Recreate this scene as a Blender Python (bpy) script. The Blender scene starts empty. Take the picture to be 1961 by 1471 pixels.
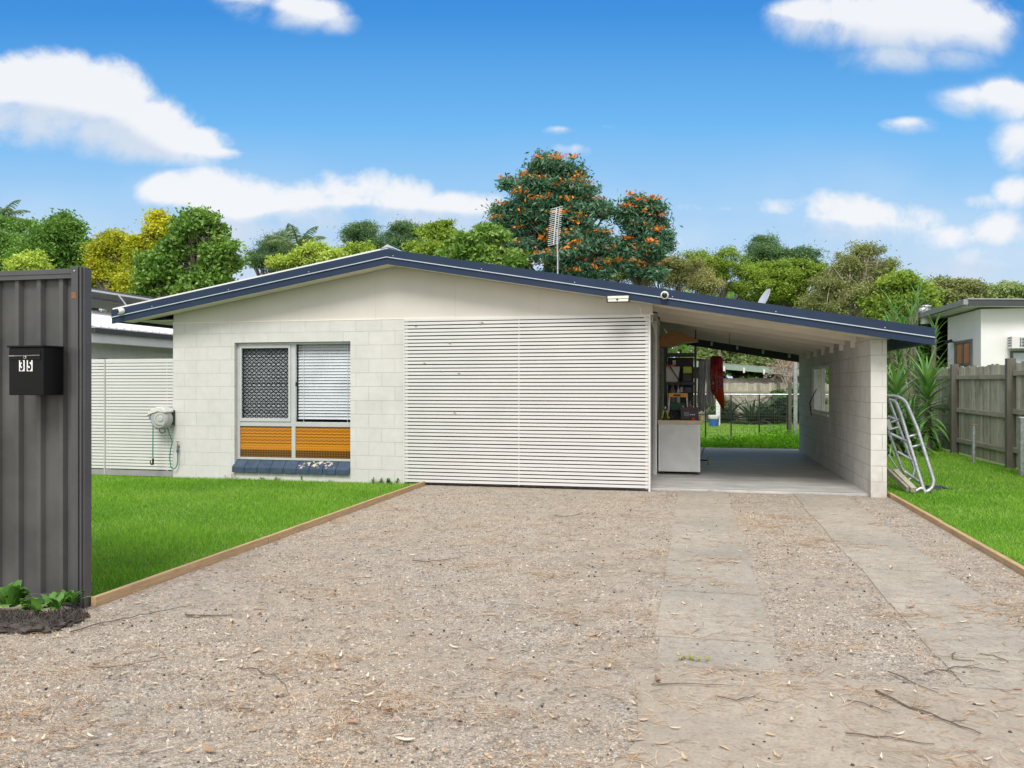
import bpy, math, random
import numpy as np
from mathutils import Vector, Matrix, noise
R = math.radians
random.seed(7)
rng = np.random.default_rng(11)
scene = bpy.context.scene
COL = scene.collection
# ------------------------------------------------------------------ camera
TH = R(12.65); CT, ST = math.cos(TH), math.sin(TH); F = 1560.0; H = 1.42; HY = 738.0
cam_d = bpy.data.cameras.new('camera'); cam = bpy.data.objects.new('camera', cam_d); COL.objects.link(cam)
cam.location = (0, 0, H); cam.rotation_euler = (R(90), 0, TH)
cam_d.sensor_width = 36; cam_d.lens = 36*F/1961; cam_d.shift_y = 2.5/1961
cam_d.clip_start = .05; cam_d.clip_end = 2000
scene.camera = cam
scene.render.resolution_x = 1024; scene.render.resolution_y = 768
# ------------------------------------------------------------------ light
SUN_EL, SUN_AZ = R(50), R(2)         # azimuth measured from -Y (behind the camera) towards -X
scene.view_settings.view_transform = 'Standard'; scene.view_settings.look = 'None'
scene.view_settings.gamma = 1; scene.view_settings.exposure = 0.42
w = bpy.data.worlds.new('World'); scene.world = w; w.use_nodes = True
sd = bpy.data.lights.new('sun', 'SUN'); sd.energy = 2.2; sd.angle = R(22); sd.color = (1, .96, .9)
sun = bpy.data.objects.new('sun', sd); COL.objects.link(sun)
sdir = Vector((-math.sin(-SUN_AZ)*math.cos(SUN_EL), -math.cos(SUN_AZ)*math.cos(SUN_EL), math.sin(SUN_EL)))
sun.rotation_euler = sdir.to_track_quat('Z', 'Y').to_euler()

class NT:
    def __init__(s, nt): s.nt = nt; s.N = nt.nodes; s.L = nt.links
    def n(s, typ, **kw):
        o = s.N.new(typ)
        for k, v in kw.items(): setattr(o, k, v)
        return o
    def put(s, sock, v):
        if isinstance(v, bpy.types.NodeSocket): s.L.new(v, sock)
        elif v is not None:
            if hasattr(sock.default_value, '__len__') and not hasattr(v, '__len__'): v = (v,)*len(sock.default_value)
            if hasattr(v, '__len__') and len(v) == 3 and len(sock.default_value) == 4: v = (*v, 1)
            sock.default_value = v
    def m(s, op, a, b=None, c=None, clamp=False):
        o = s.n('ShaderNodeMath', operation=op, use_clamp=clamp)
        s.put(o.inputs[0], a)
        if b is not None: s.put(o.inputs[1], b)
        if c is not None: s.put(o.inputs[2], c)
        return o.outputs[0]
    def mix(s, fac, a, b, mode='MIX'):
        o = s.n('ShaderNodeMix', data_type='RGBA', blend_type=mode)
        s.put(o.inputs[0], fac); s.put(o.inputs[6], a); s.put(o.inputs[7], b)
        return o.outputs[2]
    def ramp(s, fac, stops):
        o = s.n('ShaderNodeValToRGB'); e = o.color_ramp.elements
        while len(e) < len(stops): e.new(.5)
        for el, (p, c) in zip(e, stops):
            el.position = p; el.color = (*c, 1) if hasattr(c, '__len__') else (c, c, c, 1)
        s.put(o.inputs[0], fac); return o.outputs[0]
    def noise(s, scale, vec=None, detail=3, rough=.55, dist=0.):
        o = s.n('ShaderNodeTexNoise'); s.put(o.inputs['Scale'], scale); o.inputs['Detail'].default_value = detail
        o.inputs['Roughness'].default_value = rough; o.inputs['Distortion'].default_value = dist
        if vec is not None: s.L.new(vec, o.inputs['Vector'])
        return o.outputs['Fac']
    def mapr(s, v, a, b, c=0., d=1., smooth=False):
        o = s.n('ShaderNodeMapRange', interpolation_type='SMOOTHSTEP' if smooth else 'LINEAR')
        for i, x in enumerate((v, a, b, c, d)): s.put(o.inputs[i], x)
        return o.outputs[0]
    def bump(s, h, strength=.3, dist=.01):
        o = s.n('ShaderNodeBump'); s.put(o.inputs['Height'], h); o.inputs['Strength'].default_value = strength
        o.inputs['Distance'].default_value = dist; return o.outputs[0]

def build_world():
    t = NT(w.node_tree); t.N.clear()
    sky = t.n('ShaderNodeTexSky', sky_type='NISHITA', sun_disc=False, sun_elevation=SUN_EL, sun_rotation=math.atan2(sdir.x, sdir.y))
    sky.air_density = 1.0; sky.dust_density = .5; sky.ozone_density = 2.0
    tc = t.n('ShaderNodeTexCoord').outputs['Generated']
    sep = t.n('ShaderNodeSeparateXYZ'); t.L.new(tc, sep.inputs[0]); X, Y, Z = sep.outputs
    fw = t.m('MAXIMUM', t.m('ABSOLUTE', t.m('ADD', t.m('MULTIPLY', X, -ST), t.m('MULTIPLY', Y, CT))), .15)
    rt = t.m('ADD', t.m('MULTIPLY', X, CT), t.m('MULTIPLY', Y, ST))
    u = t.m('DIVIDE', rt, fw); v = t.m('DIVIDE', Z, fw)
    cv = t.n('ShaderNodeCombineXYZ'); t.L.new(u, cv.inputs[0]); t.L.new(v, cv.inputs[1])
    P = cv.outputs[0]
    n1 = t.noise(6, P, 9, .62, .35); n2 = t.noise(19, P, 7, .62, .3)
    n3 = t.noise(2.6, P, 4, .55)
    # each cloud: centre and radii as directions (tangents of bearing and elevation), weight
    C = [(0.429, 0.191, 0.122, 0.048, 0.85), (0.558, 0.140, 0.109, 0.035, 0.90), (0.205, 0.172, 0.103, 0.038, 0.62), (0.321, 0.217, 0.077, 0.022, 0.60), (0.609, 0.191, 0.058, 0.032, 0.80), (0.372, 0.153, 0.103, 0.026, 0.60), (0.109, 0.204, 0.077, 0.026, 0.50), (-0.353, 0.197, 0.077, 0.032, 0.90), (-0.615, 0.367, 0.067, 0.040, 1.29), (-0.564, 0.351, 0.077, 0.056, 1.46), (-0.506, 0.351, 0.063, 0.050, 1.29), (-0.599, 0.326, 0.107, 0.045, 1.23), (-0.478, 0.313, 0.090, 0.043, 1.23), (-0.423, 0.295, 0.090, 0.027, 1.06), (-0.378, 0.286, 0.063, 0.012, 0.84), (-0.321, 0.463, 0.052, 0.026, 0.80), (-0.263, 0.457, 0.065, 0.028, 0.95), (-0.218, 0.444, 0.039, 0.019, 0.70), (-0.340, 0.486, 0.054, 0.027, 0.90), (0.353, 0.457, 0.045, 0.022, 0.81), (0.423, 0.444, 0.107, 0.040, 1.24), (0.500, 0.447, 0.117, 0.045, 1.24), (0.577, 0.435, 0.063, 0.038, 1.03), (0.462, 0.406, 0.107, 0.029, 0.81), (0.545, 0.403, 0.072, 0.022, 0.76), (0.558, 0.348, 0.052, 0.025, 0.80), (0.609, 0.351, 0.052, 0.034, 0.90), (0.487, 0.318, 0.048, 0.015, 0.95), (0.619, 0.294, 0.039, 0.039, 0.95), (0.622, 0.239, 0.039, 0.031, 0.80), (0.577, 0.223, 0.070, 0.021, 0.50), (-0.378, 0.226, 0.069, 0.041, 1.04), (-0.417, 0.236, 0.055, 0.033, 0.92), (-0.321, 0.217, 0.074, 0.046, 0.85), (-0.186, 0.233, 0.083, 0.039, 1.04), (-0.147, 0.226, 0.074, 0.039, 1.04), (-0.077, 0.217, 0.083, 0.027, 0.98), (-0.244, 0.217, 0.110, 0.046, 0.92), (-0.353, 0.185, 0.147, 0.041, 0.92), (-0.115, 0.197, 0.147, 0.033, 0.92), (-0.269, 0.236, 0.046, 0.022, 0.73), (0.061, 0.313, 0.028, 0.009, 0.75), (0.119, 0.317, 0.019, 0.007, 0.55), (0.074, 0.287, 0.037, 0.015, 0.70), (0.199, 0.218, 0.065, 0.018, 0.65), (0.269, 0.217, 0.052, 0.012, 0.55), (0.391, 0.213, 0.078, 0.034, 0.65), (0.462, 0.204, 0.096, 0.039, 0.80), (0.513, 0.178, 0.087, 0.031, 0.70), (0.333, 0.197, 0.078, 0.021, 0.50), (0.558, 0.153, 0.104, 0.026, 0.60), (0.282, 0.172, 0.104, 0.019, 0.50)]
    field = None; sh = None
    for cx, cy, rx, ry, wt in C:
        a = t.m('DIVIDE', t.m('SUBTRACT', u, cx), rx); b = t.m('DIVIDE', t.m('SUBTRACT', v, cy), ry)
        d = t.m('ADD', t.m('MULTIPLY', a, a), t.m('MULTIPLY', b, b))
        g = t.m('MULTIPLY', t.m('EXPONENT', t.m('MULTIPLY', d, -.9)), wt)
        s_ = t.m('MULTIPLY', g, b)
        field = g if field is None else t.m('MAXIMUM', field, g)
        sh = s_ if sh is None else t.m('ADD', sh, s_)
    # behind the viewer and overhead the sky is covered with bright thin cloud
    fs = t.m('ADD', t.m('MULTIPLY', X, -ST), t.m('MULTIPLY', Y, CT))
    cover = t.m('MAXIMUM', t.mapr(fs, .55, .15, 0, 1, True), t.mapr(Z, .6, .8, 0, 1, True))
    det = t.m('ADD', t.m('MULTIPLY', t.m('SUBTRACT', n1, .5), 2.3), t.m('MULTIPLY', t.m('SUBTRACT', n2, .5), .8))
    crisp = t.mapr(sh, -.15, .25, 1.2, .78)
    dens = t.mapr(t.m('ADD', field, t.m('MULTIPLY', det, t.m('ADD', t.m('MULTIPLY', field, .75), .22))), .36, crisp, 0, 1, True)
    # wispy veil low down
    veil = t.m('MULTIPLY', t.mapr(v, .34, .08, 0, .7, True), t.mapr(n3, .35, .7))
    dens = t.m('MAXIMUM', dens, veil); dens = t.m('MAXIMUM', dens, cover)
    # blue of the sky deepens with height
    el = t.mapr(v, 0., .62)
    tint = t.ramp(el, [(0, (.95, 1.1, 1.22)), (.25, (.82, 1.05, 1.22)), (.38, (.52, .92, 1.26)), (.52, (.26, .76, 1.26)), (.74, (.06, .44, 1.05)), (1, (.03, .32, .9))])
    skyc = t.mix(.86, sky.outputs[0], t.mix(1., (4.3, 4.9, 5.6), tint, 'MULTIPLY'))
    shade = t.mapr(t.m('ADD', sh, t.m('MULTIPLY', t.m('SUBTRACT', n1, .5), 1.6)), -.55, .25, 0, 1, True)
    cl = t.mix(shade, (5.0, 5.6, 6.5), (6.9, 7.0, 7.2)); cl = t.mix(cover, cl, (9.6, 9.6, 9.5))
    out = t.mix(t.m('MULTIPLY', dens, .95), skyc, cl)
    bg = t.n('ShaderNodeBackground'); t.L.new(out, bg.inputs[0]); bg.inputs[1].default_value = .10
    wo = t.n('ShaderNodeOutputWorld'); t.L.new(bg.outputs[0], wo.inputs[0])
build_world()

# ------------------------------------------------------------------ helpers
def px(x, y, Y):
    "point on the plane at distance Y (house frame) seen at x, y of the survey photo"
    t = Y/(F*CT+(x-980.5)*ST); return Vector((t*((x-980.5)*CT-F*ST), Y, H+t*(HY-y)))
def gr(x, y, z=0.):
    t = (H-z)/(y-HY); return Vector((t*((x-980.5)*CT-F*ST), t*((x-980.5)*ST+F*CT), z))
def mpp(x, Y): return Y/(F*CT+(x-980.5)*ST)     # metres per photo pixel

def tag(o, label=None, cat=None, group=None, kind=None):
    if label: o['label'] = label
    if cat: o['category'] = cat
    if group: o['group'] = group
    if kind: o['kind'] = kind
    return o
def empty(name, loc, label=None, cat=None, group=None, rz=0.):
    o = bpy.data.objects.new(name, None); COL.objects.link(o); o.location = loc; o.rotation_euler = (0, 0, rz)
    o.empty_display_size = .1
    return tag(o, label, cat, group)

class MB:
    def __init__(s): s.v = []; s.f = []
    def add(s, vs, fs):
        b = len(s.v); s.v += [tuple(x) for x in vs]; s.f += [tuple(b+i for i in f) for f in fs]; return s
    def box(s, x0, x1, y0, y1, z0, z1, M=None):
        vs = [Vector((x, y, z)) for z in (z0, z1) for y in (y0, y1) for x in (x0, x1)]
        if M is not None: vs = [M @ p for p in vs]
        return s.add(vs, [(0, 2, 3, 1), (4, 5, 7, 6), (0, 1, 5, 4), (2, 6, 7, 3), (0, 4, 6, 2), (1, 3, 7, 5)])
    def prism(s, pts, y0, y1, axis='Y'):
        "polygon in x,z (axis Y) / y,z (axis X) / x,y (axis Z) extruded"
        n = len(pts)
        def P(a, b, c): return {'Y': (a, c, b), 'X': (c, a, b), 'Z': (a, b, c)}[axis]
        vs = [P(a, b, y0) for a, b in pts]+[P(a, b, y1) for a, b in pts]
        return s.add(vs, [tuple(range(n-1, -1, -1)), tuple(range(n, 2*n))]+[(i, (i+1) % n, n+(i+1) % n, n+i) for i in range(n)])
    def tube(s, pts, r, seg=8, cap=True):
        pts = [Vector(p) for p in pts]; n = len(pts)
        rs = r if hasattr(r, '__len__') else [r]*n
        up = None; vs = []
        for i, p in enumerate(pts):
            d = (pts[min(i+1, n-1)]-pts[max(i-1, 0)]).normalized()
            if up is None: up = d.orthogonal().normalized()
            up = (up-d*up.dot(d)); up = up.normalized() if up.length > 1e-6 else d.orthogonal().normalized()
            b = d.cross(up)
            for k in range(seg):
                a = 2*math.pi*k/seg; vs.append(p+(up*math.cos(a)+b*math.sin(a))*rs[i])
        fs = [(i*seg+k, i*seg+(k+1) % seg, (i+1)*seg+(k+1) % seg, (i+1)*seg+k) for i in range(n-1) for k in range(seg)]
        if cap: fs += [tuple(range(seg-1, -1, -1)), tuple((n-1)*seg+k for k in range(seg))]
        return s.add(vs, fs)
    def lathe(s, prof, c, axis=(0, 0, 1), seg=24):
        "prof: list of (radius, height) along axis"
        q = Vector(axis).to_track_quat('Z', 'Y').to_matrix(); c = Vector(c); vs = []
        for r, h in prof:
            for k in range(seg):
                a = 2*math.pi*k/seg; vs.append(c+q @ Vector((r*math.cos(a), r*math.sin(a), h)))
        n = len(prof)
        fs = [(i*seg+k, i*seg+(k+1) % seg, (i+1)*seg+(k+1) % seg, (i+1)*seg+k) for i in range(n-1) for k in range(seg)]
        fs += [tuple(range(seg-1, -1, -1)), tuple((n-1)*seg+k for k in range(seg))]
        return s.add(vs, fs)
    def build(s, name, mat, parent=None, smooth=False, bevel=0.):
        me = bpy.data.meshes.new(name); me.from_pydata(s.v, [], s.f); me.materials.append(mat)
        if smooth:
            me.polygons.foreach_set('use_smooth', [True]*len(me.polygons))
            try: me.set_sharp_from_angle(angle=R(40))
            except Exception: pass
        o = bpy.data.objects.new(name, me); COL.objects.link(o)
        if bevel:
            md = o.modifiers.new('bevel', 'BEVEL'); md.width = bevel; md.segments = 2; md.limit_method = 'ANGLE'; md.angle_limit = R(40)
        if parent: attach(o, parent)
        return o
def attach(o, parent):
    "geometry is written in world coordinates; keep it there"
    o.parent = parent
    M = Matrix.Identity(4); p = parent; chain = []
    while p is not None: chain.append(p); p = p.parent
    for p in reversed(chain): M = M @ p.matrix_parent_inverse @ Matrix.LocRotScale(p.location, p.rotation_euler, p.scale)
    o.matrix_parent_inverse = M.inverted()
def npmesh(name, V, Fc, mat, parent=None, n=None, smooth=False):
    "V (N,3) array, Fc (M,k) array of equal sized faces"
    me = bpy.data.meshes.new(name); k = Fc.shape[1]
    me.vertices.add(len(V)); me.vertices.foreach_set('co', V.astype(np.float32).ravel())
    me.loops.add(Fc.size); me.loops.foreach_set('vertex_index', Fc.astype(np.int32).ravel())
    me.polygons.add(len(Fc)); me.polygons.foreach_set('loop_start', np.arange(0, Fc.size, k, dtype=np.int32))
    try: me.polygons.foreach_set('loop_total', np.full(len(Fc), k, dtype=np.int32))
    except Exception: pass
    me.update(calc_edges=True); me.materials.append(mat)
    if smooth: me.polygons.foreach_set('use_smooth', [True]*len(me.polygons))
    o = bpy.data.objects.new(name, me); COL.objects.link(o)
    if parent: attach(o, parent)
    return o

# ------------------------------------------------------------------ materials
def base(name, rough=.6, metal=0., spec=None):
    m = bpy.data.materials.new(name); m.use_nodes = True; t = NT(m.node_tree)
    b = t.N['Principled BSDF']; b.inputs['Roughness'].default_value = rough; b.inputs['Metallic'].default_value = metal
    if spec is not None: b.inputs['Specular IOR Level'].default_value = spec
    return m, t, b
def geo(t): return t.n('ShaderNodeNewGeometry')
def simple(name, c, rough=.6, metal=0., var=.12, scale=6., bump=0., bscale=60., spec=None):
    m, t, b = base(name, rough, metal, spec); P = geo(t).outputs['Position']
    n = t.noise(scale, P, 4); f = t.mapr(n, .3, .7, 1-var, 1+var*.6)
    t.put(b.inputs['Base Color'], t.mix(1., c, f, 'MULTIPLY'))
    t.put(b.inputs['Roughness'], t.mapr(t.noise(scale*3, P, 3), .3, .7, max(rough-.08, .03), min(rough+.08, 1)))
    if bump: t.put(b.inputs['Normal'], t.bump(t.noise(bscale, P, 3), bump, .004))
    return m
def block_mat(name, axis, c=(.66, .65, .615), joint=.55, dirt=.15, lowdirt=False, off=(0, 0)):
    m, t, b = base(name, .75); P = geo(t).outputs['Position']
    sp = t.n('ShaderNodeSeparateXYZ'); t.L.new(P, sp.inputs[0]); cb = t.n('ShaderNodeCombineXYZ')
    t.put(cb.inputs[0], t.m('ADD', sp.outputs[axis], 40+off[0])); t.put(cb.inputs[1], t.m('ADD', sp.outputs[2], 4+off[1]))
    br = t.n('ShaderNodeTexBrick'); br.offset = .5; t.L.new(cb.outputs[0], br.inputs['Vector'])
    br.inputs['Scale'].default_value = 1; br.inputs['Brick Width'].default_value = .4; br.inputs['Row Height'].default_value = .2
    br.inputs['Mortar Size'].default_value = .0042; br.inputs['Mortar Smooth'].default_value = .35
    br.inputs['Color1'].default_value = (.95, .95, .95, 1); br.inputs['Color2'].default_value = (1, 1, 1, 1)
    br.inputs['Mortar'].default_value = (joint, joint, joint, 1); br.inputs['Bias'].default_value = 0
    # some joints are nearly filled with paint
    fill = t.mapr(t.noise(1.3, P, 3), .42, .62)
    j = t.mix(t.m('MULTIPLY', fill, .5), br.outputs['Color'], (.97, .97, .97))
    n = t.noise(1.1, P, 5, .6); n2 = t.noise(9, P, 4, .6)
    st = t.mapr(t.m('ADD', t.m('MULTIPLY', n, .6), t.m('MULTIPLY', n2, .4)), .35, .62, 1-dirt, 1.02)
    col = t.mix(1., t.mix(1., c, j, 'MULTIPLY'), st, 'MULTIPLY')
    if lowdirt:
        z = t.m('ADD', sp.outputs[2], t.m('MULTIPLY', t.m('SUBTRACT', n2, .5), .5))
        col = t.mix(t.m('MULTIPLY', t.mapr(z, .45, 0.), .45), col, (.33, .27, .21))
    t.put(b.inputs['Base Color'], col)
    hgt = t.m('ADD', t.m('MULTIPLY', br.outputs['Fac'], -1.), t.m('MULTIPLY', t.noise(55, P, 3), .25))
    t.put(b.inputs['Normal'], t.bump(hgt, .5, .005)); return m
def leaf_mat(name, cols, trans=.25, rough=.5, clump=.8, spec=.35):
    "leaf colours drawn leaf by leaf, with patches of older and younger foliage"
    m, t, b = base(name, rough, 0, spec); g = geo(t)
    n = t.noise(clump, g.outputs['Position'], 3)
    k = t.m('ADD', t.m('MULTIPLY', g.outputs['Random Per Island'], .55), t.mapr(n, .3, .7, 0, .45))
    st = [(i/(len(cols)-1), c) for i, c in enumerate(cols)]
    c = t.ramp(k, st); t.put(b.inputs['Base Color'], c)
    tr = t.n('ShaderNodeBsdfTranslucent'); t.put(tr.inputs[0], t.mix(1., c, (1.25, 1.3, .6), 'MULTIPLY'))
    mx = t.n('ShaderNodeMixShader'); mx.inputs[0].default_value = trans
    t.L.new(b.outputs[0], mx.inputs[1]); t.L.new(tr.outputs[0], mx.inputs[2]); t.L.new(mx.outputs[0], t.N['Material Output'].inputs[0])
    return m
def glass_mat(name, c=(.8, .85, .85), rough=.05, alpha=.25):
    m, t, b = base(name, rough); b.inputs['Base Color'].default_value = (.02, .025, .03, 1)
    tr = t.n('ShaderNodeBsdfTransparent'); tr.inputs[0].default_value = (*c, 1)
    mx = t.n('ShaderNodeMixShader'); mx.inputs[0].default_value = alpha
    t.L.new(tr.outputs[0], mx.inputs[1]); t.L.new(b.outputs[0], mx.inputs[2]); t.L.new(mx.outputs[0], t.N['Material Output'].inputs[0])
    return m
M = {}
M['block'] = block_mat('painted_block_front', 0, c=(.635, .625, .605), joint=.72, dirt=.11)
M['block_side'] = block_mat('painted_block_side', 1, c=(.70, .685, .65), joint=.5, dirt=.28)
M['block_pillar'] = block_mat('painted_block_pillar', 0, dirt=.2, lowdirt=True, off=(.095, 0))
M['block_far'] = block_mat('neighbour_block', 1, c=(.68, .69, .66), joint=.78)
M['sheet'] = simple('painted_fibre_sheet', (.62, .59, .545), .7, var=.07, scale=1.2, bump=.15, bscale=9)
M['beige'] = simple('soffit_paint', (.80, .73, .64), .7, var=.1, scale=2)
M['navy'] = simple('navy_painted_metal', (.018, .035, .075), .5, var=.1, scale=3, spec=.25)
M['bead'] = simple('bright_flashing', (.50, .55, .63), .4, .1)
M['slat'] = simple('cream_slat', (.66, .655, .64), .45, var=.05, scale=2)
M['white'] = simple('white_paint', (.78, .78, .76), .5, var=.06)
M['alum'] = simple('aluminium_frame', (.55, .57, .57), .42, .25, var=.08)
M['galv'] = simple('galvanised_steel', (.46, .48, .50), .42, .6, var=.3, scale=18)
M['black'] = simple('black_satin', (.006, .006, .007), .42, spec=.2)
M['blackmetal'] = simple('black_powdercoat', (.022, .024, .026), .5)
M['dark'] = simple('dark_interior', (.05, .05, .048), .9)
M['blind'] = simple('blind_slat', (.84, .86, .88), .4, 0., var=.1, scale=3)
M['glass'] = glass_mat('window_glass')
M['chrome'] = simple('chrome', (.6, .6, .6), .2, .9)
M['green_hose'] = simple('green_hose', (.01, .20, .12), .4)
M['grass_far'] = simple('ground_grass', (.10, .16, .035), .9, var=.35, scale=.8, bump=.4, bscale=14)
M['trunk'] = simple('bark', (.20, .17, .135), .9, var=.35, scale=5, bump=.6, bscale=25)
M['trunk_pale'] = simple('pale_bark', (.52, .44, .35), .85, var=.3, scale=3, bump=.4, bscale=20)

def lawn_mat():
    m, t, b = base('lawn_soil', .95); P = geo(t).outputs['Position']
    t.put(b.inputs['Base Color'], t.ramp(t.noise(20, P, 4), [(.3, (.03, .075, .008)), (.7, (.07, .16, .018))])); return m
M['lawn'] = lawn_mat()
def blade_mat(name, a, b_, c):
    m = leaf_mat(name, [a, b_, c, (.38, .46, .12)], .3, .45, .55, .25); return m
M['blade'] = blade_mat('grass_blade', (.075, .21, .012), (.14, .345, .02), (.28, .50, .06))
M['blade_far'] = blade_mat('grass_blade_back', (.11, .26, .03), (.2, .40, .05), (.32, .52, .1))

def gravel_mat():
    m, t, b = base('crushed_gravel', .95, spec=.15); P = geo(t).outputs['Position']
    vo = t.n('ShaderNodeTexVoronoi'); vo.inputs['Scale'].default_value = 95; t.L.new(P, vo.inputs['Vector'])
    vs = t.n('ShaderNodeSeparateColor'); t.L.new(vo.outputs['Color'], vs.inputs[0])
    vo2 = t.n('ShaderNodeTexVoronoi'); vo2.inputs['Scale'].default_value = 38; t.L.new(P, vo2.inputs['Vector'])
    v2 = t.n('ShaderNodeSeparateColor'); t.L.new(vo2.outputs['Color'], v2.inputs[0])
    chip = t.ramp(vs.outputs[0], [(0, (.14, .122, .108)), (.3, (.32, .28, .24)), (.7, (.45, .40, .345)), (1, (.60, .55, .49))])
    sand = t.ramp(t.noise(240, P, 3), [(.3, (.28, .235, .185)), (.7, (.48, .42, .345))])
    big = t.noise(1.6, P, 5, .6)
    c = t.mix(t.mapr(big, .38, .6, .25, .85), chip, sand)
    c = t.mix(t.mapr(t.noise(.7, P, 4), .4, .68, 0, .5), c, (.43, .34, .255))
    c = t.mix(t.mapr(v2.outputs[1], .86, .9, 0, .45), c, (.14, .12, .11))
    c = t.mix(1., c, t.mapr(t.noise(5, P, 5, .65), .3, .7, .80, 1.14), 'MULTIPLY')
    t.put(b.inputs['Base Color'], c)
    h = t.m('ADD', t.m('MULTIPLY', vo.outputs['Distance'], .8), t.m('ADD', t.noise(150, P, 3), t.m('MULTIPLY', t.noise(22, P, 4), 1.3)))
    t.put(b.inputs['Normal'], t.bump(h, .8, .01)); return m
M['gravel'] = gravel_mat()
def conc_mat(name, a, b_, dirt, stains=.3, joint=False):
    m, t, b = base(name, .9, spec=.25); P = geo(t).outputs['Position']
    n = t.noise(2.2, P, 6, .65); g = t.noise(62, P, 6, .8)
    c = t.ramp(n, [(.3, a), (.7, b_)])
    c = t.mix(1., c, t.mapr(g, .32, .68, .76, 1.18), 'MULTIPLY')
    c = t.mix(1., c, t.mapr(t.noise(9, P, 6, .75), .35, .65, .84, 1.1), 'MULTIPLY')
    c = t.mix(t.mapr(t.noise(1.1, P, 5, .6), .45, .7, 0, stains), c, dirt)
    sp = t.n('ShaderNodeTexVoronoi'); sp.inputs['Scale'].default_value = 60; t.L.new(P, sp.inputs['Vector'])
    s2 = t.n('ShaderNodeSeparateColor'); t.L.new(sp.outputs['Color'], s2.inputs[0])
    c = t.mix(t.mapr(s2.outputs[0], .9, .95, 0, .4), c, (.2, .16, .13))
    t.put(b.inputs['Base Color'], c)
    t.put(b.inputs['Normal'], t.bump(t.m('ADD', g, t.m('MULTIPLY', t.noise(18, P, 4), 1.)), .45, .006)); return m
M['strip'] = conc_mat('old_concrete_strip', (.33, .292, .242), (.44, .39, .325), (.235, .22, .195), .85)
M['apron'] = conc_mat('worn_concrete_apron', (.345, .29, .23), (.44, .375, .30), (.27, .24, .205), .8)
def slab_mat():
    m, t, b = base('carport_slab', .55, spec=.4); P = geo(t).outputs['Position']
    mp = t.n('ShaderNodeMapping'); mp.inputs['Scale'].default_value = (.8, 3.2, 1); t.L.new(P, mp.inputs[0])
    n = t.noise(1.6, mp.outputs[0], 6, .65, .6); n2 = t.noise(7, mp.outputs[0], 4, .7, 1.)
    c = t.ramp(n, [(.32, (.32, .32, .31)), (.6, (.54, .53, .51)), (.75, (.62, .61, .575))])
    c = t.mix(t.mapr(n2, .6, .72, 0, .5), c, (.13, .13, .13))
    t.put(b.inputs['Base Color'], c); t.put(b.inputs['Roughness'], t.mapr(n, .3, .7, .35, .7)); return m
M['slab'] = slab_mat()
def wood_mat(name, a, b_, axis_scale=(1, 1, 12), rough=.8, dark=None):
    m, t, b = base(name, rough, spec=.2); g = geo(t)
    mp = t.n('ShaderNodeMapping'); mp.inputs['Scale'].default_value = axis_scale; t.L.new(g.outputs['Position'], mp.inputs[0])
    n = t.noise(6, mp.outputs[0], 6, .65, .4)
    c = t.ramp(n, [(.3, a), (.7, b_)])
    c = t.mix(1., c, t.mapr(g.outputs['Random Per Island'], 0, 1, .72, 1.15), 'MULTIPLY')
    if dark: c = t.mix(t.mapr(t.noise(2.4, g.outputs['Position'], 5, .7), .5, .72, 0, .65), c, dark)
    t.put(b.inputs['Base Color'], c); t.put(b.inputs['Normal'], t.bump(n, .35, .006)); return m
M['timber'] = wood_mat('pine_edging', (.42, .27, .14), (.62, .44, .26), (14, .8, 14), dark=(.30, .22, .15))
M['paling'] = wood_mat('weathered_paling', (.33, .315, .24), (.56, .53, .43), (9, 9, .7), dark=(.14, .13, .09))
M['rail'] = wood_mat('weathered_rail', (.31, .28, .22), (.48, .45, .36), (9, .6, 9), dark=(.12, .11, .085))
M['post'] = wood_mat('fence_post', (.11, .10, .08), (.19, .18, .15), (9, 9, .8))
M['board'] = wood_mat('brown_board', (.28, .13, .05), (.42, .22, .09), (2, 5, 5), .45)

# ================================================================== SETTING
def sheet(name, pts, z, mat, label=None):
    mb = MB(); mb.add([(x, y, z) for x, y in pts], [tuple(range(len(pts)))]); o = mb.build(name, mat)
    return tag(o, label, None, None, 'structure')
def rect(x0, x1, y0, y1): return [(x0, y0), (x1, y0), (x1, y1), (x0, y1)]
XL, XR = -3.76, 2.40           # inner faces of the driveway's edging boards
sheet('ground', rect(-400, 400, -60, 800), -.012, M['grass_far'])
sheet('gravel_driveway', rect(-9, 9, -2, 11.25), 0, M['gravel'])
sheet('left_lawn', rect(-11.5, XL-.03, 4.56, 12.6), .004, M['lawn'])
sheet('right_lawn', rect(XR+.03, 5.28, 3.5, 19), .004, M['lawn'])
sheet('back_lawn', rect(-6, 5.28, 21.2, 31.5), .0, M['lawn'])
# wheel strips in cast lengths, with dirt-filled joints between them
def strip_obj(x0, x1):
    mb = MB(); y = 11.17
    rr = random.Random(int(x0*100)+5)
    while y > 4.3:
        L = min(rr.uniform(.98, 1.22), y-4.18); a = y-L
        j = [rr.uniform(-.02, .02) for _ in range(4)]
        mb.add([(x0+j[0], a+.02, .006), (x1+j[1], a+.02, .006), (x1+j[2], y, .006), (x0+j[3], y, .006),
                (x0+j[0], a+.02, -.02), (x1+j[1], a+.02, -.02), (x1+j[2], y, -.02), (x0+j[3], y, -.02)],
               [(0, 1, 2, 3), (0, 4, 5, 1), (1, 5, 6, 2), (2, 6, 7, 3), (3, 7, 4, 0)])
        y = a
    return mb
tag(strip_obj(-.21, .43).build('concrete_wheel_strip', M['strip']), kind='structure')
tag(strip_obj(1.24, 1.88).build('concrete_wheel_strip', M['strip']), kind='structure')
ap = [(-.35, 1.2), (-.42, 2.6), (-.22, 3.3), (-.28, 4.0), (-.05, 4.17), (2.3, 4.2), (6.5, 4.1), (6.5, 1.2)]
sheet('concrete_apron', ap, .004, M['apron'])
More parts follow.
